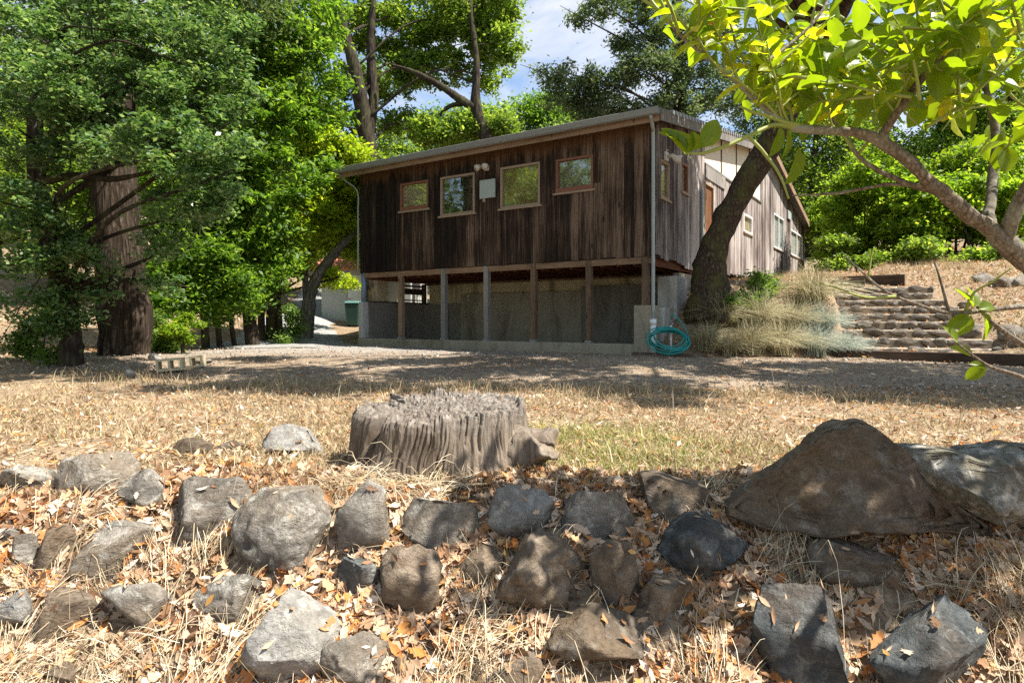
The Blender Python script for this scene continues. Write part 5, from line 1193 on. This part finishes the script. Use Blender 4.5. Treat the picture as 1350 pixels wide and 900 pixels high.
# ------------------------------------------------------------------ stone steps
steps = empty('stone_steps', (STO[0], STO[1], -.72), math.atan2(STE[1], STE[0])); tag(steps, 'flight of rough stone steps climbing the bank right of the house', 'steps')
stone_meshes = []
for k in range(6):
    p, f = rock_shape(300 + k, cuts=12, level=3, lo=.55, hi=.85); p = p / np.abs(p).max(0) * .5; me = tri_mesh('stone', p, f); me.materials.append(M['step_stone']); stone_meshes.append(me)
rs = random.Random(5); NST = 9
for k in range(NST):
    s0 = .08 + k * .52; z = .03 + k * .180; wd = 2.85 - .06 * k + rs.uniform(-.1, .1); off = -.05 + .01 * k + rs.uniform(-.06, .06)
    st = MB().box((off, s0 + .08, z - .15), (off + wd, s0 + .60, z + .13)).build('step', M['soil'], steps, bevel=.02)
    u = off
    while u < off + wd - .1:
        w = rs.uniform(.20, .52); w = min(w, off + wd - u)
        o = link('stone', rs.choice(stone_meshes), st); o.location = (u + w / 2, s0 + .10 + rs.uniform(-.04, .04), z + .06 + rs.uniform(-.02, .02)); o.scale = (w * 1.0, rs.uniform(.24, .34), rs.uniform(.15, .25)); o.rotation_euler = (rs.uniform(-.1, .1), rs.uniform(-.1, .1), rs.uniform(-.15, .15)); u += w
def plank(name, s0, u0, s1, u1, z0, z1, mat, label, cat, group=None, th=.12):
    x0, y0 = from_su(s0, u0); x1, y1 = from_su(s1, u1); L = math.hypot(x1 - x0, y1 - y0)
    m = MB(); k = 8
    o = MB().box((0, -th / 2, 0), (L, th / 2, z1 - z0)).build(name, M[mat], None, bevel=.012); o.location = (x0, y0, z0); o.rotation_euler = (0, 0, math.atan2(y1 - y0, x1 - x0)); return tag(o, label, cat, group)
plank('timber_edging', 1.60, 3.35, 1.62, 8.2, -.84, -.60, 'old_plank', 'long dark timber beam edging the drive below the stone steps', 'timber')
plank('timber_edging', 7.35, 2.2, 7.35, 4.4, gz(*from_su(7.35, 3.2)) - .25, gz(*from_su(7.35, 3.2)) + .14, 'old_plank', 'short dark timber retaining the path at the top of the steps', 'timber')
plank('timber_edging', 6.6, 2.0, 6.6, 3.5, gz(*from_su(6.6, 2.7)) - .25, gz(*from_su(6.6, 2.7)) + .10, 'old_plank', 'weathered timber just below the upper path, left of the steps', 'timber')
x0, y0 = from_su(-.42, -.35)
plank('plank', -.40, -.32, -.36, .95, gz(x0, y0) - .03, gz(x0, y0) + .07, 'old_plank', 'dark plank lying on the ground beneath the coiled hose', 'plank', th=.16)
nst = 420; k_ = r.integers(0, NST, nst); a_ = r.uniform(0, 2.6, nst); b_ = .08 + k_ * .52 + r.uniform(.12, .58, nst); zz_ = -.72 + .03 + k_ * .18 + .135
template_cloud('leaf_litter', LV, LF, np.stack([STO[0] + STE[0] * a_ + STF[0] * b_, STO[1] + STE[1] * a_ + STF[1] * b_, zz_], 1), r.uniform(.07, .12, nst), r, M['litter'], up=1.6)['kind'] = 'stuff'
# bank stones beyond the steps
for k, (px, py, w, h, lab) in enumerate(((1296, 366, 34, 20, 'grey stone highest on the right bank above the steps'), (1325, 370, 40, 22, 'broad mossy stone on the right bank near the edge'), (1345, 368, 30, 26, 'stone cut by the right edge on the upper bank'), (1336, 432, 40, 26, 'rounded stone half way up the right bank'), (1290, 430, 30, 16, 'flat stone beside the right end of the steps'), (1345, 450, 34, 18, 'low pale stone near the right edge, above the beam'), (1275, 398, 28, 14, 'small stone right of the upper steps'))):
    c = hit(px, py + h * .3); s_ = c.y / F; tag(rock_obj('bank_stone', (c.x, c.y, c.z + .02), (w * s_, w * s_ * .7, h * s_ * 1.1), 'rock_grey', 400 + k, level=3), lab, 'stone', 'stones on the right bank')

# ------------------------------------------------------------------ hose and standpipe
c = P(881, 457, 13.05); rh = random.Random(2); pts = []
tilt = R(38)
for k in range(9 * 26):
    a = 2 * math.pi * k / 26; lp = k // 26; rad = .40 - .022 * abs(lp - 3) + rh.uniform(-.006, .006) + .03 * math.sin(a * .5 + lp)
    x, yv = math.cos(a) * rad * 1.06, math.sin(a) * rad; hz = .012 * lp + .02 * math.sin(a * 2 + lp)
    pts.append(Vector((c.x + x, c.y + yv * math.cos(tilt) - hz * .6, c.z + .015 + yv * math.sin(tilt) + hz)))
pts += [c + Vector((.47, .1, .05)), c + Vector((.40, .22, .30)), c + Vector((.26, .30, .52)), c + Vector((.17, .34, .60)), c + Vector((.15, .36, .48))]
g0 = min(p.z for p in pts); gh = gz(c.x, c.y - .3) + .07
o = MB().tube([p - Vector((c.x, c.y, g0)) for p in pts], .0145, 7).build('garden_hose', M['hose'], None, True); o.location = (c.x, c.y, max(g0, gh + .015)); tag(o, 'coiled teal garden hose leaning on the bank beside the corner of the house', 'hose')
fx, fy = c.x + .15, c.y + .37; fz = gz(fx, fy)
sp_ = empty('standpipe', (fx, fy, fz)); tag(sp_, 'short pale standpipe with tap rising behind the coiled hose', 'tap')
MB().tube([(0, 0, -.1), (0, 0, c.z + .45 - fz)], .022, 8).build('pipe', M['pvc'], sp_, True)
MB().tube([(0, 0, c.z + .45 - fz), (0, -.03, c.z + .49 - fz), (0, -.10, c.z + .48 - fz), (0, -.12, c.z + .43 - fz)], [.024, .026, .02, .018], 8).build('tap', M['gutter'], sp_, True)

# ------------------------------------------------------------------ shed, bin, blocks at left
sh0 = P(424, 405, 28); gsh = gz(sh0.x + 1.2, 28.3) - .15
shed = empty('white_shed', (sh0.x, 28, gsh), R(-6)); tag(shed, 'small white shed with red tiled roof beyond the left end of the house', 'shed')
hgt = (HOR - 356) / F * 28 - gsh
MB().box((0, 0, 0), (1.15, 3, hgt)).build('wall', M['shed_wall'], shed); MB().box((2.05, 0, 0), (4.0, 3, hgt)).build('wall', M['shed_wall'], shed); MB().box((1.152, .02, 2.05), (2.048, 3, hgt)).build('wall', M['shed_wall'], shed)
MB().box((0, 0.5, 0), (3.99, 2.99, .02)).build('floor', M['conc_d'], shed)
dr = MB().box((1.16, .03, .04), (2.04, .08, 2.04)).build('door', M['white_trim'], shed)
MB().tube([(1.26, .03, 1.0), (1.26, -.04, 1.0), (1.34, -.05, 1.0)], .015, 6).build('handle', M['black'], dr, True)
MB().box((2.3, -.02, .05), (2.9, -.002, 2.0)).build('door', M['white_trim'], shed)
rfs = MB().hexa([(-.3, -.45, hgt - .04), (4.3, -.45, hgt - .04), (4.3, 1.5, hgt + .7), (-.3, 1.5, hgt + .7), (-.3, -.45, hgt + .03), (4.3, -.45, hgt + .03), (4.3, 1.5, hgt + .77), (-.3, 1.5, hgt + .77)]).build('roof', M['tile_red'], shed)
MB().hexa([(-.3, 1.502, hgt + .7), (4.3, 1.502, hgt + .7), (4.3, 3.4, hgt - .04), (-.3, 3.4, hgt - .04), (-.3, 1.502, hgt + .77), (4.3, 1.502, hgt + .77), (4.3, 3.4, hgt + .03), (-.3, 3.4, hgt + .03)]).build('roof_slope', M['tile_red'], rfs)
for k in range(22):
    u = -.28 + k * .208
    MB().tube([(u, -.47, hgt + .04), (u, 1.5, hgt + .78)], .05, 6).build('tile', M['tile_red'], rfs, True)
bp = P(466, 404, 26.5); bz = gz(bp.x, 26.5)
wb = empty('wheelie_bin', (bp.x, 26.5, bz)); tag(wb, 'dark green wheeled rubbish bin standing beside the white shed', 'bin')
MB().hexa([(-.22, -.24, .08), (.22, -.24, .08), (.22, .24, .08), (-.22, .24, .08), (-.29, -.33, .98), (.29, -.33, .98), (.29, .33, .98), (-.29, .33, .98)]).build('body', M['bin'], wb, bevel=.02)
MB().hexa([(-.31, -.36, .985), (.31, -.36, .985), (.31, .36, .985), (-.31, .36, .985), (-.27, -.30, 1.07), (.27, -.30, 1.07), (.27, .34, 1.09), (-.27, .34, 1.09)]).build('lid', M['bin_lid'], wb, bevel=.015)
for sx_ in (-.27, .2): MB().tube([(sx_, .26, .1), (sx_ + .07, .26, .1)], .1, 12).build('wheel', M['black'], wb, True)
def cinder(loc, rz, lab, tip=0):
    m = MB(); L, H, W, t = .40, .20, .20, .035
    for a in (0, L / 2 - t / 2, L - t): m.box((a, 0, t + .0005), (a + t, W, H - t - .0005))
    m.box((0, 0, 0), (L, W, t)); m.box((0, 0, H - t), (L, W, H))
    o = m.build('cinder_block', M['conc_y'], None); o.location = loc; o.rotation_euler = (0, tip, rz); return tag(o, lab, 'cinder block', 'cinder blocks at the lawn edge')
h = hit(206, 493); cinder((h.x, h.y, h.z + .035), .22, 'left cinder block with open cores lying at the lawn edge', -.08)
h = hit(228, 489); cinder((h.x + .06, h.y + .08, h.z + .03), .12, 'right cinder block with open cores touching the other block', -.10)
h = hit(170, 497); o = rock_obj('stone', (h.x, h.y, h.z + .06), (.24, .2, .16), 'rock_pale', 501, level=3, cuts=16, lo=.5, hi=.75); tag(o, 'pale squared stone left of the cinder blocks', 'stone')
h = hit(203, 476); o = rock_obj('stone', (h.x, h.y, h.z + .06), (.34, .24, .20), 'rock_pale', 502, level=3); tag(o, 'pale rough stone behind the cinder blocks', 'stone')
h = hit(266, 480); o = rock_obj('stone', (h.x, h.y, h.z + .04), (.42, .3, .16), 'rock_grey', 503, level=3); tag(o, 'low grey stone right of the cinder blocks', 'stone')
h = hit(212, 458); o = rock_obj('stone', (h.x, h.y, h.z + .08), (.5, .35, .26), 'rock_grey', 504, level=3); tag(o, 'grey stone at the foot of the small round shrub', 'stone')

# ------------------------------------------------------------------ lemon tree, close at right
LB = Vector((2.15, 1.85, gz(2.15, 1.85) - .05))
lem = empty('lemon_tree', LB); tag(lem, 'lemon tree with big yellow green leaves reaching in from the right edge', 'lemon tree')
def limb(pxs, rads, mat='bark_lemon', name='branch', n=9):
    if name == 'branch': rads = [q * .70 for q in rads]
    pts = [P(*p) if not isinstance(p, Vector) else p for p in pxs]
    path_tube(name, pts, rads, M[mat], lem, n, .22, len(pxs))
    return spline(pts, 6)
limb([LB, LB + Vector((-.08, -.03, .7)), LB + Vector((-.30, -.1, 1.35)), P(1400, 395, 1.7)], [.075, .062, .052, .042], name='trunk', n=14)
A = limb([(1400, 395, 1.7), (1350, 343, 1.66), (1300, 300, 1.63), (1240, 252, 1.6), (1165, 188, 1.56), (1110, 173, 1.54), (1052, 168, 1.52), (1020, 150, 1.5), (975, 112, 1.48), (935, 78, 1.46), (895, 45, 1.45), (878, 18, 1.45)], [.042, .034, .030, .024, .020, .016, .014, .012, .009, .007, .005, .003])
Bq = limb([(1158, 186, 1.56), (1182, 150, 1.52), (1222, 95, 1.47), (1262, 55, 1.43), (1310, 18, 1.4), (1370, -20, 1.38)], [.016, .014, .013, .012, .010, .008])
Cq = limb([(1302, 302, 1.63), (1308, 240, 1.72), (1313, 180, 1.78), (1300, 110, 1.8), (1272, 70, 1.8), (1240, 10, 1.8), (1220, -60, 1.8)], [.020, .018, .016, .014, .012, .010, .007], 'bark_grey')
Dq = limb([(1322, 318, 1.64), (1338, 285, 1.6), (1356, 240, 1.56), (1400, 170, 1.5), (1430, 60, 1.5), (1420, -60, 1.5)], [.026, .023, .021, .018, .014, .01])
Eq = limb([(1242, 256, 1.6), (1185, 238, 1.64), (1142, 215, 1.66), (1120, 190, 1.66), (1085, 130, 1.68), (1075, 60, 1.7)], [.012, .010, .009, .008, .006, .004])
limb([(1225, 246, 1.6), (1170, 243, 1.66), (1110, 254, 1.7), (1045, 258, 1.72)], [.009, .007, .006, .003])
limb([(1052, 168, 1.52), (1022, 165, 1.5), (990, 178, 1.48), (935, 200, 1.46), (902, 202, 1.45)], [.008, .006, .005, .004, .002], 'twig_green', 'twig', 6)
limb([(1060, 168, 1.52), (1000, 150, 1.48), (975, 140, 1.46)], [.006, .004, .002], 'twig_green', 'twig', 6)
limb([(985, 178, 1.48), (1010, 205, 1.47), (1030, 235, 1.46), (1040, 262, 1.46)], [.005, .004, .003, .002], 'twig_green', 'twig', 6)
limb([(985, 122, 1.48), (1000, 90, 1.5), (1040, 60, 1.52), (1080, 20, 1.55), (1110, -40, 1.58)], [.008, .007, .006, .005, .004], 'bark_lemon', 'branch', 7)
Fq = limb([P(1400, 395, 1.7), P(1430, 415, 1.68), P(1400, 410, 1.62), P(1345, 404, 1.60), P(1270, 412, 1.56), P(1232, 408, 1.54), P(1170, 385, 1.52), P(1130, 352, 1.5), P(1110, 332, 1.5)], [.02, .016, .012, .010, .008, .006, .004, .003, .002])
limb([(1180, 390, 1.52), (1140, 392, 1.5), (1105, 380, 1.49), (1080, 373, 1.49)], [.004, .003, .002, .0015], 'twig_green', 'twig', 5)
limb([(1145, 365, 1.5), (1148, 340, 1.5), (1152, 325, 1.5)], [.003, .002, .0012], 'twig_green', 'twig', 5)
limb([(1250, 408, 1.55), (1240, 370, 1.54), (1232, 345, 1.54)], [.004, .003, .002], 'bark_grey', 'twig', 5)
limb([(1272, 411, 1.56), (1285, 385, 1.53), (1310, 370, 1.5), (1335, 352, 1.48)], [.004, .003, .0025, .0015], 'twig_green', 'twig', 5)
limb([(1400, 470, 1.6), (1350, 455, 1.58), (1312, 428, 1.56), (1285, 402, 1.55)], [.012, .010, .007, .004])
limb([(1430, 530, 1.6), (1350, 498, 1.58), (1300, 480, 1.55), (1262, 452, 1.53)], [.011, .008, .005, .003])
limb([P(1400, 395, 1.7), P(1440, 440, 1.66), P(1430, 500, 1.62), P(1430, 530, 1.6)], [.016, .014, .012, .011])
limb([P(1440, 440, 1.66), P(1425, 460, 1.62), P(1400, 470, 1.6)], [.012, .011, .011])
# leaf meshes: ovate, folded on the midrib, slightly wavy
def lemon_leaf(seed, wid):
    rr = random.Random(seed); ys = [0, .06, .2, .36, .52, .68, .82, .93, 1.0]; ws = [.02, .10, .36, .47, .5, .45, .33, .16, .0]
    vs, fs = [], []
    for y, w in zip(ys, ws):
        dz = -.16 * y * y * (1 + seed * .3); wv = rr.uniform(-.03, .03)
        vs += [(-w * wid, y, dz + w * .30 + wv), (-w * wid * .5, y, dz + w * .12), (0, y, dz), (w * wid * .5, y, dz + w * .12), (w * wid, y, dz + w * .28 - wv)]
    for i in range(len(ys) - 1):
        for j in range(4): a = i * 5 + j; fs.append((a, a + 1, a + 6, a + 5))
    vs += [(-.012, -.16, .02), (.012, -.16, .02)]; b = len(vs); fs.append((b - 2, b - 1, 3, 1))
    m = MB(); m.add(vs, fs); me = m.mesh('leaf', True); me.materials.append(M['lemon']); return me
LM = [lemon_leaf(0, .58), lemon_leaf(1, .66), lemon_leaf(2, .50), lemon_leaf(3, .62)]
rl = random.Random(12); leaf_n = [0]; rest = []
def inside(p):        # keep the leaves where the photograph has them
    px = CXP + F * p.x / p.y; py = HOR - F * p.z / p.y
    lim = np.interp(px, [860, 880, 930, 990, 1040, 1100, 1160, 1220, 1290, 1350, 1500], [-20, 60, 115, 160, 172, 172, 158, 175, 205, 225, 260])
    return p.y > .8 and py < lim, px, py
def place_leaf(p, dirv, size, nrm=None, force=False):
    lmk = LM[2] if force else rl.choice(LM)
    ok, px, py = inside(p + dirv * size * .6)
    if not force and (not ok or py < -30 or px > 1385): return
    y = dirv.normalized(); nz = nrm or Vector((rl.gauss(0, .5), rl.gauss(-.25, .5), 1)); x = y.cross(nz).normalized(); z = x.cross(y)
    Mx = Matrix((x, y, z)).transposed().to_4x4() @ Matrix.Scale(size, 4); Mx.translation = p - lem.location
    if leaf_n[0] < 298 and px < 1420 and py > -60:
        o = link('leaf', lmk, lem); o.matrix_local = Mx; leaf_n[0] += 1
    else: rest.append((rl.choice(LM), Mx.copy()))
def twig(p0, d, L, nl, size=(.055, .095)):
    size = (size[0] * .84, size[1] * .84)
    pts = [p0]; dd = d.normalized()
    for k in range(4):
        dd = (dd + Vector((rl.gauss(0, .18), rl.gauss(0, .18), rl.gauss(.06, .15)))).normalized(); pts.append(pts[-1] + dd * L / 4)
    okk, _, _ = inside(pts[2])
    if not okk: return
    path_tube('twig', pts, [.0042, .0036, .003, .0024, .0015], M['twig_green'], lem, 5)
    sp = spline(pts, 4)
    for k in range(nl):
        i = int((.2 + .8 * (k + .5) / nl) * (len(sp) - 1)); a = k * 2.4 + rl.uniform(-.4, .4); t = (sp[min(i + 1, len(sp) - 1)] - sp[max(i - 1, 0)]).normalized()
        u = t.orthogonal().normalized(); v = t.cross(u)
        place_leaf(sp[i], (t * rl.uniform(.35, .8) + (u * math.cos(a) + v * math.sin(a)) * .8 + Vector((0, 0, -.10))).normalized(), rl.uniform(*size))
for path, rng_, m in ((A, (.55, 1.0), 20), (Bq, (.15, 1.0), 16), (Cq, (.45, 1), 12), (Eq, (.5, 1.0), 8), (Dq, (.5, 1), 8)):
    for k in range(m):
        p = path[int((rng_[0] + (rng_[1] - rng_[0]) * (k + .5) / m) * (len(path) - 1))]
        twig(p, Vector((rl.uniform(-1, .7), rl.uniform(-.7, .6), rl.uniform(-.1, 1.1))), rl.uniform(.16, .34), rl.randint(5, 8))
# free twigs higher up, hanging into the frame from above
for k in range(46):
    p = P(rl.uniform(900, 1360), rl.uniform(-15, 150), rl.uniform(1.4, 1.95)); twig(p, Vector((rl.uniform(-1, .5), rl.uniform(-.5, .5), rl.uniform(-.3, .8))), rl.uniform(.16, .3), rl.randint(5, 8), (.06, .105))
for k in range(40):
    p = P(rl.uniform(1130, 1350), rl.uniform(0, 190), rl.uniform(1.3, 2.0)); twig(p, Vector((rl.uniform(-1, .6), rl.uniform(-.5, .5), rl.uniform(-.5, .7))), rl.uniform(.14, .28), rl.randint(5, 8), (.065, .105))
# single leaves and sprays the photo shows away from the mass
for (px, py, d, ang, sz, yaw) in ((905, 205, 1.45, 125, .085, 0), (908, 203, 1.45, 100, .075, .4), (912, 200, 1.45, 70, .06, .2), (925, 195, 1.45, 60, .072, -.2), (900, 190, 1.45, 140, .06, 0),
                                  (1052, 196, 1.5, 265, .085, .2), (1028, 165, 1.5, 262, .075, 0), (1038, 170, 1.5, 280, .07, .3), (1285, 405, 1.54, 75, .062, .4), (1283, 405, 1.54, 120, .06, .1), (1290, 408, 1.54, 20, .05, .1), (1277, 415, 1.54, 215, .055, .2), (1280, 415, 1.54, 250, .06, .1), (1296, 412, 1.54, 300, .082, .3),
                                  (1284, 470, 1.55, 150, .055, .2), (1300, 485, 1.55, 215, .05, .4), (1262, 452, 1.53, 120, .05, 0), (1300, 485, 1.55, 160, .04, 0)):
    a = R(ang); place_leaf(P(px, py, d), Vector((math.cos(a), yaw, math.sin(a))), sz, Vector((.5 + rl.gauss(0, .2), -.75, .6)), True)
b_, = (P(935, 36, 1.45),)
dl = link('dead_leaf', lemon_leaf(7, .6), lem); dl.data.materials.clear(); dl.data.materials.append(M['leaf_dead']); dl['label'] = 'dry orange dead leaf'
y_ = Vector((-.9, .1, .35)).normalized(); x_ = y_.cross(Vector((0, -1, .5))).normalized(); z_ = x_.cross(y_); mm = Matrix((x_, y_, z_)).transposed().to_4x4() @ Matrix.Scale(.06, 4); mm.translation = P(950, 33, 1.45) - lem.location; dl.matrix_local = mm
# the unseen upper crown, which shades the right of the bank
for k in range(3400):
    p = Vector((rl.uniform(1.7, 4.9), rl.uniform(2.15, 3.1), rl.uniform(1.65, 2.5)))
    if math.sin(p.x * 5.1 + 1) * math.sin(p.y * 6.3) + .5 * math.sin(p.x * 11 + p.y * 9) < -.40: continue
    px = CXP + F * p.x / p.y; py = HOR - F * p.z / p.y
    if px < 1400 and py > -90: continue
    d = Vector((rl.gauss(0, 1), rl.gauss(0, 1), rl.gauss(-.2, .6))).normalized(); y = d; nz = Vector((rl.gauss(0, .5), rl.gauss(0, .5), 1)); x = y.cross(nz).normalized(); z = x.cross(y)
    Mx = Matrix((x, y, z)).transposed().to_4x4() @ Matrix.Scale(rl.uniform(.09, .13), 4); Mx.translation = p - lem.location; rest.append((rl.choice(LM), Mx))
limb([LB + Vector((-.08, -.03, .7)), P(1560, 300, 2.0), P(1640, 60, 2.3), Vector((2.7, 2.6, 1.7)), Vector((2.6, 2.7, 2.2))], [.05, .042, .035, .022, .01])
limb([P(1640, 60, 2.3), Vector((3.3, 2.5, 1.6)), Vector((4.2, 2.6, 2.0))], [.03, .02, .008])
if rest:
    V, FL, ST, nb, nlp = [], [], [], 0, 0
    cache = {}
    for me_, Mx in rest:
        if me_.name not in cache:
            v = np.array([q.co[:] for q in me_.vertices]); cache[me_.name] = (v, [list(p.vertices) for p in me_.polygons])
        v, pf = cache[me_.name]; m3 = np.array(Mx); V.append(v @ m3[:3, :3].T + m3[:3, 3])
        for f in pf:
            ST.append(nlp); FL += [i + nb for i in f]; nlp += len(f)
        nb += len(v)
    o = link('foliage', np_mesh('foliage', np.concatenate(V), FL, ST, True), lem, M['lemon']); o['kind'] = 'stuff'
print('leaves', leaf_n[0], 'rest', len(rest), 'tris', sum(len(o.data.loops) - 2 * len(o.data.polygons) for o in bpy.data.objects if o.type == 'MESH'))
